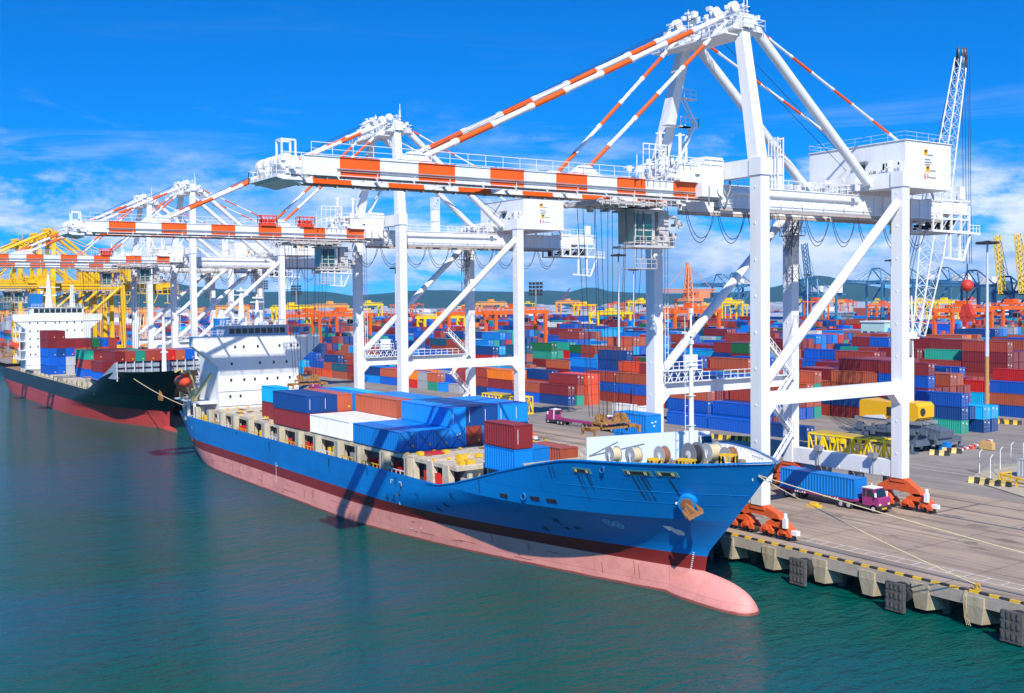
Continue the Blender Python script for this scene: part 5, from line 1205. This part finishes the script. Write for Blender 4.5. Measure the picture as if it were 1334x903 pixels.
# ------------------------------------------------------------------ light masts
def mast(px,py,base_depth,H,lab,rusty=False):
    P=at_depth(px,py,base_depth); b=MB(); t=empty('light_mast',(P.x,P.y,0)); tag(t,lab,'light mast','tall light masts in the yard')
    b.tube((0,0,14 if rusty else 0),(0,0,H),.42,0,10,.20); b.build('pole',GREYM if 0 else mat('mast grey',(.55,.60,.68),.5,dirt=.15),t)
    if rusty: b=MB(); b.tube((0,0,0),(0,0,14),.5,0,10,.42); b.build('pole_base',mat('ochre weathered pole',(.50,.27,.08),.7,dirt=.6,scale=2),t)
    b=MB(); b.tube((0,0,H-.3),(0,0,H),1.5,0,10)
    for k in range(10): a=k*math.pi/5; b.cbox((1.8*math.cos(a),1.8*math.sin(a),H-.3),(.8,.8,.5))
    for k in range(5): a=k*math.pi/2.5; b.beam((0,0,H+.2),(1.8*math.cos(a),1.8*math.sin(a),H-.2),.12,.12)
    b.build('floodlight_ring',DARK,t)
mast(1286,400,228.7,38.5,'light mast with an ochre lower part at the right edge of the yard',True)
for px,dep,l in((806,319,'grey light mast left of the far seaward leg of the nearest crane'),(825.5,470,'thin light mast just right of a bigger one, far back in the yard'),(515.5,418,'thin light mast just left of the second crane seaward leg'),(1161,386,'light mast left of the landward leg of the nearest crane'),(1052,600,'light mast far back between the landward legs of the nearest crane')): mast(px,395,dep,40.5,l)
def floodrack(px,py,dep,s,lab):
    P=at_depth(px,py,dep); t=empty('floodlight_tower',(P.x,P.y,0)); tag(t,lab,'floodlight tower','dark floodlight racks in the yard'); b=MB(); b.tube((0,0,0),(0,0,P.z),.5,0,8)
    b.build('pole',GREYM,t); b=MB(); sc=dep/1395*s
    for i in range(4):
        for j in range(4): b.cbox(((i-1.5)*sc*.26*.56,(i-1.5)*sc*.26*.83,P.z+(j-1.5)*sc*.26),(sc*.16,sc*.16,sc*.15))
        b.beam((-sc*.28,-sc*.42,P.z+(i-1.5)*sc*.26-sc*.1),(sc*.28,sc*.42,P.z+(i-1.5)*sc*.26-sc*.1),sc*.04,sc*.04)
    b.build('lamp_rack',DARK,t)
floodrack(698,376,560,18,'dark square floodlight rack right of the second crane'); floodrack(386,378,700,13,'dark floodlight rack right of the third crane'); floodrack(127,382,800,11,'small dark floodlight rack left of the farthest white crane legs'); floodrack(343,371,640,12,'dark floodlight rack behind the legs of the third crane')
# ------------------------------------------------------------------ rubber-tyred gantry cranes
def make_rtg(label,group,m,nm='yard_gantry_crane'):
    t=empty(nm,(0,0,0)); tag(t,label,'yard crane',group); H=21.5; S=12.0; Wd=3.6
    for x in(-Wd,Wd):
        for y in(-S,S): b=MB(); b.box(x-.5,x+.5,y-.6,y+.6,1.6,H); b.build('leg',m,t)
        b=MB(); b.box(x-.55,x+.55,-S-1.4,S+1.4,H+.004,H+1.5); b.rail([(x,-S,H+1.5),(x,S,H+1.5)],1.1,2.4,.12); b.build('girder',m,t)
    for y in(-S,S):
        b=MB(); b.box(-Wd+.65,Wd-.65,y-.5,y+.5,1.7,2.9); b.build('sill_beam',m,t); b=MB(); b.box(-Wd+.65,Wd-.65,y-.5,y+.5,H-2.2,H-1); b.build('tie_beam',m,t)
        for x in(-Wd-.9,-Wd+.9,Wd-.9,Wd+.9): b=MB(); b.tube((x,y-.4,.8),(x,y+.4,.8),.8,0,12); b.build('wheel',BLACK,t)
    b=MB(); b.box(-4.2,4.2,-3,3,H+2.0,H+2.5); b.box(-2,2,-2.2,1.6,H+2.5,H+4.2); b.build('trolley',m,t)
    b=MB(); b.box(-2,.4,3.6,5.8,H-3.6,H-1.1); c=b.build('operator_cab',WHITE2,t); b=MB(); b.box(.4,.46,3.8,5.6,H-3.2,H-1.6); b.box(-1.8,.2,3.54,3.6,H-3.2,H-1.6); b.build('window',GLASS,c)
    b=MB()
    for k in(-S,): b.box(-2.2,2.2,k-2.6,k-.9,3,5.2)
    b.build('engine_house',WHITE2,t); return t
RO=mat('gantry orange',(.80,.13,.012),.5,dirt=.3); RP=mat('gantry pale orange',(.85,.36,.08),.5,dirt=.2); RY=mat('gantry yellow',(.88,.60,.01),.5,dirt=.2)
protos={}
rtgs=[(900,402,430,'o',0),(1255,400,390,'o',0),(1318,397,430,'o',0),(672,403,430,'o',0),(610,405,470,'o',0),(445,407,470,'o',0),(402,408,480,'o',0),(1150,396,800,'o',0),(795,406,620,'y',0),(575,411,560,'y',0),(430,397,780,'p',0),(300,399,800,'p',0),(640,394,900,'p',0),(740,392,1100,'p',0),(1230,392,820,'y',0),(1200,392,830,'y',0),(950,392,900,'y',0),(835,392,1000,'y',0),(480,393,1000,'y',0),(1085,391,1100,'p',0),(380,399,700,'y',0),(135,402,760,'p',0),(90,402,820,'p',0),(160,403,640,'p',0)]
cn={'o':('orange',RO),'p':('pale orange',RP),'y':('yellow',RY)}
used=[]
for px,py,dep,c,_ in rtgs:
    P=at_depth(px,py,dep); 
    if c not in protos: o=make_rtg('x',f'{cn[c][0]} yard gantry cranes',cn[c][1]); protos[c]=o
    else: o=copy_tree(protos[c])
    o.location=(P.x,P.y,0); zt_=P.z/23.4; o.scale=(1,1,max(.8,min(1.15,zt_))); 
    used.append((px,dep,c,o))
zone=[(-50,70,'at far left'),(70,190,'above the black ship'),(190,350,'behind the third crane'),(350,465,'left of second crane'),(465,530,'between second crane seaward legs'),(530,600,'under second crane'),(600,690,'by second crane landward legs'),(690,800,'right of second crane'),(800,870,'by nearest crane far leg'),(870,985,'between nearest crane seaward legs'),(985,1045,'in the nearest crane middle'),(1045,1165,'between nearest crane landward legs'),(1165,1240,'behind nearest crane landward leg'),(1240,1400,'at the right edge')]
def zn(px):
    for a,c,l in zone:
        if a<=px<c: return l
    return 'beyond the frame edge'
def ordinal(n): return {1:'first',2:'second',3:'third',4:'fourth',5:'fifth',6:'sixth',7:'seventh',8:'eighth',9:'ninth',10:'tenth'}.get(n,f'{n}th')
def number(items,what):
    """items: (px,label,object); identical labels get their order from the left"""
    D={}
    for px,l,o in items: D.setdefault(l,[]).append((px,o))
    for l,v in D.items():
        v.sort(key=lambda q:q[0])
        for i,(px,o) in enumerate(v): o['label']=l if len(v)==1 else f'{l}, {ordinal(i+1)} from left'
number([(px,f'{cn[c][0]} yard gantry crane '+('near ' if dep<500 else 'far off ' if dep>700 else '')+zn(px),o) for px,dep,c,o in used],'')
# ------------------------------------------------------------------ yard container stacks
pal=['rust red']*6+['maroon']*5+['brown']*5+['navy blue']*6+['royal blue']*6+['mid blue']*4+['sky blue']*3+['teal green']*3+['dark green']+['orange']*1+['bright red']*2+['white']+['grey']*2+['dark teal']*2+['vermilion']
cand=[]   # x_end,y,z,L,col
def stack(x,y,Lc,cols):
    for k,c in enumerate(cols): cand.append((x,y,k*2.61,Lc,c,k,len(cols)))
def block(x1,x0,y0,rows,tmin,tmax,seed,pal_=None,rp=2.56,mix20=.25):
    r=random.Random(seed); x=x1
    while x>x0:
        L20=r.random()<mix20
        base=r.choice(pal_ or pal); hb0=r.randint(tmin,tmax) if tmax<6 or r.random()>.45 else tmax-r.randint(0,1)
        for j in range(rows):
            n=max(1,min(tmax,hb0-r.choice((0,0,0,1,1,2))))
            for q in range(2 if L20 else 1):
                cols=[(base if r.random()<.35 else r.choice(pal_ or pal)) for _ in range(n)]
                stack(x-q*6.15,y0+j*rp,6.06 if L20 else 12.19,cols)
        x-=12.75
bluepal=['royal blue']*5+['navy blue']*4+['mid blue','maroon']
# hand-set stacks that the photograph shows plainly
stack(-123.9,101.3,12.19,['teal green','navy blue','royal blue']); stack(-123.9,104,12.19,['navy blue','navy blue'])
stack(-122.2,106.0,6.06,['navy blue','sky blue']); stack(-122.2,108.7,6.06,['navy blue','sky blue']); stack(-128.8,106.0,6.06,['navy blue','rust red'])
stack(-128.5,136.5,12.19,['royal blue','brown','royal blue']); stack(-140,134.6,6.06,['navy blue','sky blue','bright red']); stack(-146.6,134.6,6.06,['maroon','maroon','bright red'])
stack(-128.5,139.2,12.19,['royal blue','rust red','navy blue','bright red'])
stack(-148.4,69.2,12.19,['royal blue']); stack(-161.0,69.2,12.19,['royal blue']); stack(-135.6,70.0,12.19,['navy blue'])
for j,c in enumerate((['royal blue','royal blue'],['royal blue','navy blue'],['maroon','royal blue','rust red'])): stack(-152,74+j*2.6,12.19,c)
for j in range(6): stack(-164.8,73+j*2.6,12.19,[['royal blue','royal blue','brown'],['navy blue','royal blue','maroon','navy blue'],['rust red','rust red','maroon','navy blue'],['royal blue','brown','royal blue','royal blue'],['maroon','rust red','teal green','royal blue'],['navy blue','maroon','rust red','teal green']][j])
stack(-180,72.0,6.06,['white']); stack(-189,72,6.06,['white'])
for j,c in enumerate((['vermilion','vermilion','vermilion'],['vermilion','vermilion','vermilion'])): stack(-217+j*1.0,83.4-j*2.56,12.19,c)
stack(-217,78.3,12.19,['teal green','rust red','maroon']); stack(-217.5,75.7,12.19,['navy blue','maroon']); stack(-230,78.3,12.19,['royal blue','brown']); stack(-230,75.7,12.19,['royal blue','brown']); stack(-243,78.3,12.19,['royal blue','maroon','orange']); stack(-243,75.7,12.19,['royal blue','maroon','orange']); stack(-256,75.7,12.19,['navy blue','rust red','rust red']); stack(-256,78.3,12.19,['royal blue','maroon','orange'])
stack(-206,92,12.19,['rust red','royal blue','brown']); stack(-206,94.6,12.19,['rust red','royal blue','brown'])
stack(-219,92,12.19,['rust red','royal blue','rust red'])
stack(-211,97.2,12.19,['rust red','brown','brown','vermilion'])
stack(-236,84,12.19,['navy blue','rust red','navy blue']); stack(-249,84,12.19,['navy blue','sky blue','sky blue']); stack(-262,84,12.19,['maroon','mid blue','sky blue'])
stack(-223,99.8,12.19,['rust red','maroon','royal blue','navy blue','navy blue']); stack(-236,99.8,12.19,['royal blue','maroon','royal blue','mid blue'])
stack(-160,90,12.19,['dark green','navy blue','brown','rust red']); 
block(-268,-420,74,5,2,3,21); block(-262,-470,90,6,3,5,22)
block(-160,-200,91,5,4,5,23,['royal blue','rust red','brown','navy blue','teal green','maroon'])
block(-136,-175,108,6,3,5,24,['rust red','maroon','brown','navy blue','rust red','royal blue','maroon'])
block(-190,-240,112,6,4,6,28); block(-148,-210,132,6,4,6,25,['rust red','maroon','maroon','brown','royal blue','bright red','navy blue'])
block(-245,-520,116,6,3,6,26); block(-215,-560,141,6,3,6,27)
block(-150,-205,160,6,4,6,29,['rust red','maroon','maroon','brown','royal blue','teal green'])
yy=168; k=30
while yy<470:
    x1=-150-(yy-160)*.28
    block(x1,-560-yy*.8,yy,6,2,6,k,None,2.56,.25); yy+=27; k+=1
# visibility estimate: coarse depth buffer on a 1 px grid, large containers only
def corners(c):
    x,y,z,Lc=c[:4]; return [(x-i*Lc,y+j*2.44,z+k_*2.59) for i in(0,1) for j in(0,1) for k_ in(0,1)]
info=[]
for c in cand:
    P=[project(q) for q in corners(c)]
    if min(p[2] for p in P)<5: continue
    xa=min(p[0] for p in P);xb=max(p[0] for p in P);ya=min(p[1] for p in P);yb=max(p[1] for p in P)
    if xb<-40 or xa>1380: continue
    info.append([min(p[2] for p in P),xa,xb,ya,yb,c])
info.sort(key=lambda q:q[0])
Wg,Hg=710,460; buf=bytearray(Wg*Hg)
vis=[]
for q in info:
    dep,xa,xb,ya,yb,c=q; n=0; i0=max(0,int((xa+20)/2)); i1=min(Wg-1,int((xb+20)/2)); j0=max(0,int(ya/2)); j1=min(Hg-1,int(yb/2))
    for j in range(j0,j1+1):
        base=j*Wg
        for i in range(i0,i1+1):
            if not buf[base+i]: n+=1
    ii0=i0+1 if i1-i0>4 else i0
    for j in range(j0+(1 if j1-j0>3 else 0),j1+1):
        for i in range(ii0,i1+1): buf[j*Wg+i]=1
    if n>0: vis.append((n,q))
limit=max(0,300-NCON[0]); vis.sort(key=lambda v:-v[0]); near=[v for v in vis[:limit]]; far=vis[limit:]
items=[]
tierw={0:'bottom',1:'second tier',2:'third tier',3:'fourth tier',4:'fifth tier'}
for n,(dep,xa,xb,ya,yb,c) in near:
    x,y,z,Lc,col,k,nt=c
    tw='topmost' if k==nt-1 and nt>1 else 'single' if nt==1 else tierw[k]
    o=container(x,y,z,Lc,col,'x','containers stacked in the yard',1,None)
    rowd='front row' if y<80 else 'second row' if y<104 else 'mid yard' if y<140 else 'back yard'
    items.append(((xa+xb)/2,f'{col} {"long" if Lc>7 else "short"} container, {tw}, {rowd}, {zn((xa+xb)/2)}',o))
number(items,'')
# the many smaller ones behind: one joined object
cl_names=list(CC); b=MB()
for n,(dep,xa,xb,ya,yb,c) in far:
    x,y,z,Lc,col,k,nt=c; m=cl_names.index(col)
    b.box(x-Lc+.06,x-.06,y+.04,y+2.40,z+.02,z+2.57,m)
    if dep<520:
        for sx in(-Lc,-.16): b.box(x+sx,x+sx+.16,y,y+.16,z,z+2.59,m); 
        for q in(.5,1.0,1.5,2.0): b.box(x-.06,x-.02,y+q-.03,y+q+.03,z+.1,z+2.5,len(cl_names))
tag(b.build('distant_container_stacks',[MC['container '+n] for n in cl_names]+[STEEL]),'rows of stacked containers in many colours filling the yard behind the front stacks',None,None,'stuff')

# far field: hazy mixed port beyond the yard
b=MB(); rr=random.Random(99)
for i in range(2600):
    px=rr.uniform(-60,1400); dep=rr.uniform(620,3200)**1.0; P=at_depth(px,395,dep); Lc=12.2*rr.choice((1,1,2)); n=rr.randint(1,4)
    m=cl_names.index(rr.choice(pal+['pink','grey','white']))
    h=2.6*n; cc=rr.randint(1,3)
    for j in range(n): b.box(P.x-Lc,P.x,P.y,P.y+2.44*cc,j*2.6,j*2.6+2.5,cl_names.index(rr.choice(pal+['pink'])))
for i in range(240):
    px=rr.uniform(-60,1400); P=at_depth(px,395,rr.uniform(900,4200)); w_=rr.uniform(20,90); d_=rr.uniform(15,40); h=rr.uniform(6,16); b.box(P.x-w_,P.x,P.y,P.y+d_,0,h,rr.choice((cl_names.index('white'),cl_names.index('grey'),cl_names.index('grey'),cl_names.index('brown'))))
    b.prism([(P.y,h),(P.y+d_,h),(P.y+d_/2,h+d_*.12)],'x',P.x-w_,P.x,cl_names.index('grey'))
tag(b.build('far_port_clutter',[MC['container '+n] for n in cl_names]),None,None,None,'stuff')
b=MB()
for i in range(60):
    px=rr.uniform(-60,1400); P=at_depth(px,395,rr.uniform(900,2600)); m=rr.choice((0,0,1,2)); H=rr.uniform(18,24)
    for y in(0,22):
        for x in(0,7): b.box(P.x+x-.4,P.x+x+.4,P.y+y-.4,P.y+y+.4,0,H,m)
    for x in(0,7): b.box(P.x+x-.7,P.x+x+.7,P.y-2,P.y+24,H,H+1.3,m)
    b.box(P.x,P.x+7,P.y+8,P.y+12,H+2,H+4,m)
tag(b.build('far_gantry_cranes',[RO,RP,RY]),None,None,None,'stuff')
# buildings
def shed(px,py,dep,L_,D_,H_,mt,lab,rz=0):
    P=at_depth(px,py,dep); t=empty('warehouse',(P.x,P.y,0),rz); tag(t,lab,'building'); b=MB(); b.box(-L_/2,L_/2,0,D_,0,H_); b.build('wall',mt,t); b=MB(); b.prism([(-.6,H_),(D_+.6,H_),(D_/2,H_+D_*.14)],'x',-L_/2-.6,L_/2+.6); b.build('roof',mat('pale roof',(.6,.6,.6),.5,dirt=.2),t)
    b=MB(); n=max(2,int(L_/7))
    for k in range(n): x=-L_/2+3+k*(L_-6)/n; b.box(x,x+2,-.05,0,H_*.55,H_*.8)
    b.build('window',GLASS,t)
PG=mat('pale green wall',(.45,.66,.60),.6,dirt=.2)
P=at_depth(1152,420,420); t=empty('office_block',(P.x,P.y,0)); tag(t,'pale green office block behind the landward crane legs','building'); b=MB(); b.box(-11,0,0,14,0,17.2); w_=b.build('wall',PG,t)
b=MB()
for z in(4,8,12):
    for k in range(3): b.box(0,.06,1.5+k*4,4+k*4,z,z+1.6); b.box(-10+k*3.4,-8+k*3.4,-.06,0,z,z+1.6)
b.build('window',GLASS,w_); b=MB(); b.box(-11.4,.4,-.4,14.4,17.2,17.7); b.build('roof',WHITE2,t)
for a in((720,395,760,60,24,9,WHITE2,'white warehouse in the gap right of the second crane'),(745,395,700,30,18,8,WHITE2,'small white shed right of the big white warehouse'),(1310,395,620,70,26,9,WHITE2,'long white warehouse at the right edge behind the orange gantry'),(1200,395,900,60,24,9,MC['pale green wall'],'green roofed warehouse behind the lattice jib'),(420,395,950,80,26,9,WHITE2,'long white warehouse right of the third crane'),(60,395,1100,90,30,10,WHITE2,'white warehouse far off behind the yellow cranes')): shed(*a)
# distant quay cranes
def far_crane(px,dep,m,m2,lab,up_=True,zb=38,grp='distant quay cranes',rz=0,s=1.):
    P=at_depth(px,390,dep); t=empty('quay_crane',(P.x,P.y,0),rz); tag(t,lab,'crane',grp); t.scale=(s,s,s)
    b=MB()
    for x in(-9,9):
        for y in(-13,13): b.box(x-.9,x+.9,y-.9,y+.9,0,zb)
        b.box(x-.7,x+.7,-13,13,13,15); b.beam((x,-13,15),(x,13,zb),1.1,1.1); b.beam((x,-13,zb),(x*.55,-10,zb+14),1.2,1.2); b.beam((x*.55,-10,zb+14),(x,13,zb),.8,.8)
    for y in(-13,13): b.box(-9,9,y-.8,y+.8,zb,zb+2); b.box(-9,9,y-.8,y+.8,3,5)
    b.box(-5,5,-10.5,-9.5,zb+13,zb+14.5); b.build('portal_frame',m,t)
    b=MB()
    for x in(-3,3): b.box(x-.6,x+.6,-13,34,zb-1.6,zb+.6)
    b.build('rear_girder',m,t)
    b=MB(); b.box(-6,6,12,26,zb+1,zb+8); b.build('machine_house',WHITE2,t)
    b=MB(); h0=Vector((0,-14,zb)); h1=Vector((0,-22,zb+48)) if up_ else Vector((0,-62,zb+1)); b.lattice(h0,h1,6,6,12,.45,.35,0,3,2.4); b.build('boom',m2,t)
    b=MB()
    for f in(.5,.9):
        q=h0.lerp(h1,f)
        for x in(-3,3): b.beam((x,-10,zb+14),(x,q.y,q.z),.3,.3)
    b.beam((3,-10,zb+14),(3,30,zb),.3,.3); b.beam((-3,-10,zb+14),(-3,30,zb),.3,.3); b.build('stay',m,t); return t
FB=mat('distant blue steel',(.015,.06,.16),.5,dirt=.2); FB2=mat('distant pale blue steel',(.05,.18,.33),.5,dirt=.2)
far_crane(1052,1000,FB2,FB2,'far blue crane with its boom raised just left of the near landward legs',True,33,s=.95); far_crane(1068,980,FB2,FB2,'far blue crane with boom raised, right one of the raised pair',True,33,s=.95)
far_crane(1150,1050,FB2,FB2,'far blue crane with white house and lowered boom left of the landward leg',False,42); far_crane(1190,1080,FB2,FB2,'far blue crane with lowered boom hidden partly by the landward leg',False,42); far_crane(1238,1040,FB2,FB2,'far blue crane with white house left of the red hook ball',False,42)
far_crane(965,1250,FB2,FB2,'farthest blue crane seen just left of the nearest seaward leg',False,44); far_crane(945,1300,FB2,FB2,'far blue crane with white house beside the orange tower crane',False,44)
far_crane(1318,900,FB,RY,'dark blue crane with yellow raised boom at the right edge',True,30); far_crane(1345,880,FB,RY,'dark blue crane with yellow raised boom cut by the right edge',True,30)
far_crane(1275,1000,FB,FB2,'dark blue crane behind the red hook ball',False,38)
OC=mat('faded orange steel',(.75,.28,.12),.5,dirt=.2)
P=at_depth(897,392,720); t=empty('quay_crane',(P.x,P.y,0)); tag(t,'faded orange crane with a pointed mast left of the nearest seaward leg','crane'); b=MB(); b.lattice((0,0,26),(0,0,49),5,1.6,7,.6,.4); b.beam((-2.5,0,26),(-1,0,52),1.6,1.6); b.build('mast',OC,t)
b=MB()
for x in(-6,6):
    for y in(-6,6): b.box(x-.8,x+.8,y-.8,y+.8,0,26)
b.box(-7,7,-7,7,26,28); b.build('portal_frame',OC,t); b=MB(); b.lattice((0,-22,33),(0,24,33),2,2,14,.35,.25); b.beam((0,-22,33),(-1,0,50),.3,.3); b.beam((0,24,33),(-1,0,50),.3,.3); b.box(-4,4,6,16,28,33); b.build('boom',OC,t)
P=at_depth(728,392,1400); t=empty('tower_crane',(P.x,P.y,0)); tag(t,'thin purple slewing crane with raised jib below the hill','crane'); b=MB(); b.lattice((0,0,0),(0,0,22),4,3,6,.4,.3); b.build('tower',mat('dull purple steel',(.2,.08,.2),.5),t); b=MB(); b.lattice((0,0,22),(8,12,44),3,1,8,.35,.3); b.build('jib',MC['dull purple steel'],t)
# ------------------------------------------------------------------ fenced island and small things at the right
P0=at_z(1266,628,0)
b=MB(); pts=[at_z(*q,0) for q in((1262,626),(1290,606),(1345,604),(1390,640),(1345,652))]; b.prism([(p.x,p.y) for p in pts],'z',.01,.16); isl=struct(b.build('traffic_island',mat('island concrete',(.45,.38,.27),.9,dirt=.5,scale=.8)))
for i,(px,py) in enumerate(((1276,617),(1303,613),(1317,606),(1333,604),(1290,625))):
    q=at_z(px,py,0); b=MB(); b.tube((0,0,.1),(0,0,3.2),.07,0,8); b.tube((0,0,3.2),(.35,.15,3.7),.09,0,6); o=b.build('fence_post',mat('white post',(.75,.75,.74),.4),None,(q.x,q.y,0)); tag(o,f'white leaning-top fence post on the right traffic island, {ordinal(i+1)} one','post','white posts on the traffic island')
a=at_z(1274,617,0);c=at_z(1336,605,0); b=MB(); 
for k in range(14): p=a.lerp(c,k/13); b.beam((p.x,p.y,.1),(p.x,p.y,2.4),.05,.05)
for z in(.6,1.4,2.3): b.beam((a.x,a.y,z),(c.x,c.y,z),.04,.04)
b.beam((a.x,a.y,2.6),(a.x+3.5,a.y-.6,.3),.1,.1); tag(b.build('wire_fence',GREYM),'low grey wire fence round the white posts on the right island','fence')
for i,(px,py,rz) in enumerate(((1277,630,.2),(1305,634,-.2),(1290,633,-.1))): q=at_z(px,py,0); barrier(q.x,q.y,rz,f'yellow barrier at the corner of the right traffic island, {ordinal(i+1)} from the fence',mat('pale yellow',(.75,.58,.22),.7,dirt=.4))
q=at_z(1317,623,0); container(q.x+6.4,q.y+1,.2,6.06,'grey','pale grey short container on the traffic island at the right edge','containers standing apart on the quay',0)
b=MB(); q=at_z(1303,632,0); b.rail([(0,0,0),(0,2.6,0)],1.5,1.3,.12); b.beam((0,0,1.4),(4,-.6,1.1),.25,.3); b.beam((4,-.6,1.1),(8,-.3,1.2),.25,.3); b.beam((0,0,.6),(8,-.6,.5),.2,.2)
for x in(0,2.6,5.4,8): b.beam((x,-.3,0),(x,-.3,1.3),.2,.2)
tag(b.build('yellow_guard_rail',YEL,None,(q.x,q.y,.15)),'bent yellow guard rail in front of the pale grey container at the right','guard rail')
for i,(px,py) in enumerate(((1240,590),(1224,593))): q=at_z(px,py,0); barrier(q.x,q.y,.3,('yellow barrier beside the blue bin of the harbour crane','pale yellow barrier nearer the crane leg by the harbour crane')[i],MC['pale yellow'])
q=at_z(1231,588,0); b=MB(); b.prism([(-.7,0),(.7,0),(.85,1.5),(-.85,1.5)],'y',-.7,.7); b.box(-.9,.9,-.75,.75,1.5,1.62); tag(b.build('waste_bin',CC and MC['container mid blue'],None,(q.x,q.y,0)),'bright blue waste bin by the wheels of the harbour crane','bin')
q=at_z(1286,586,0); b=MB(); b.box(-1.2,1.2,-.5,.5,.1,1.3); b.box(-1.0,1.0,-.45,.45,1.3,1.5); tag(b.build('pallet_box',mat('tan box',(.62,.40,.15),.7,dirt=.4,scale=2),None,(q.x,q.y,0)),'tan crate standing on the road right of the harbour crane','crate')
q=at_z(1267,585,0); b=MB(); b.tube((0,0,0),(0,0,.8),.35,0,10,.06); b.box(-.4,.4,-.4,.4,0,.06); tag(b.build('traffic_cone',mat('cone red',(.8,.06,.02),.5),None,(q.x,q.y,0)),'red traffic cone on the road beside the tan crate','cone')
a=at_z(1242,590,0); c=at_z(1290,575,0); b=MB()
for k in range(16): p=a.lerp(c,k/15.); b.cbox((p.x,p.y,.18),(.7,.35,.35),k%2)
tag(b.build('striped_kerb',[RED,WHITE2]),'red and white striped kerb beside the tan crate','kerb')
for i,(px,py) in enumerate(((1296,550),(1308,552),(1320,553))): q=at_z(px,py,0); barrier(q.x,q.y,.4,f'yellow barrier in front of the right stacks, {ordinal(i+1)} from the light mast')
for o in bpy.data.objects:
    if o.parent and o.name.split('.')[0] in CLUT: o['kind']='stuff'
hz=bpy.data.materials.new('haze'); hz.use_nodes=True; hz.node_tree.nodes.clear(); ho=hz.node_tree.nodes.new('ShaderNodeOutputMaterial'); hv=hz.node_tree.nodes.new('ShaderNodeVolumePrincipled')
hv.inputs['Density'].default_value=.00004; hv.inputs['Color'].default_value=(.14,.50,1,1); hz.node_tree.links.new(hv.outputs[0],ho.inputs['Volume'])
b=MB(); b.box(-11000,1500,-4500,11000,-8,420); b.f=[f for f in b.f]; hb_=b.build('haze',hz); hb_['kind']='stuff'
# ------------------------------------------------------------------ render settings
scene.render.engine='CYCLES'; scene.cycles.max_bounces=6
print('objects',len(bpy.data.objects),'tris',sum(len(m.polygons)*2 for m in bpy.data.meshes))
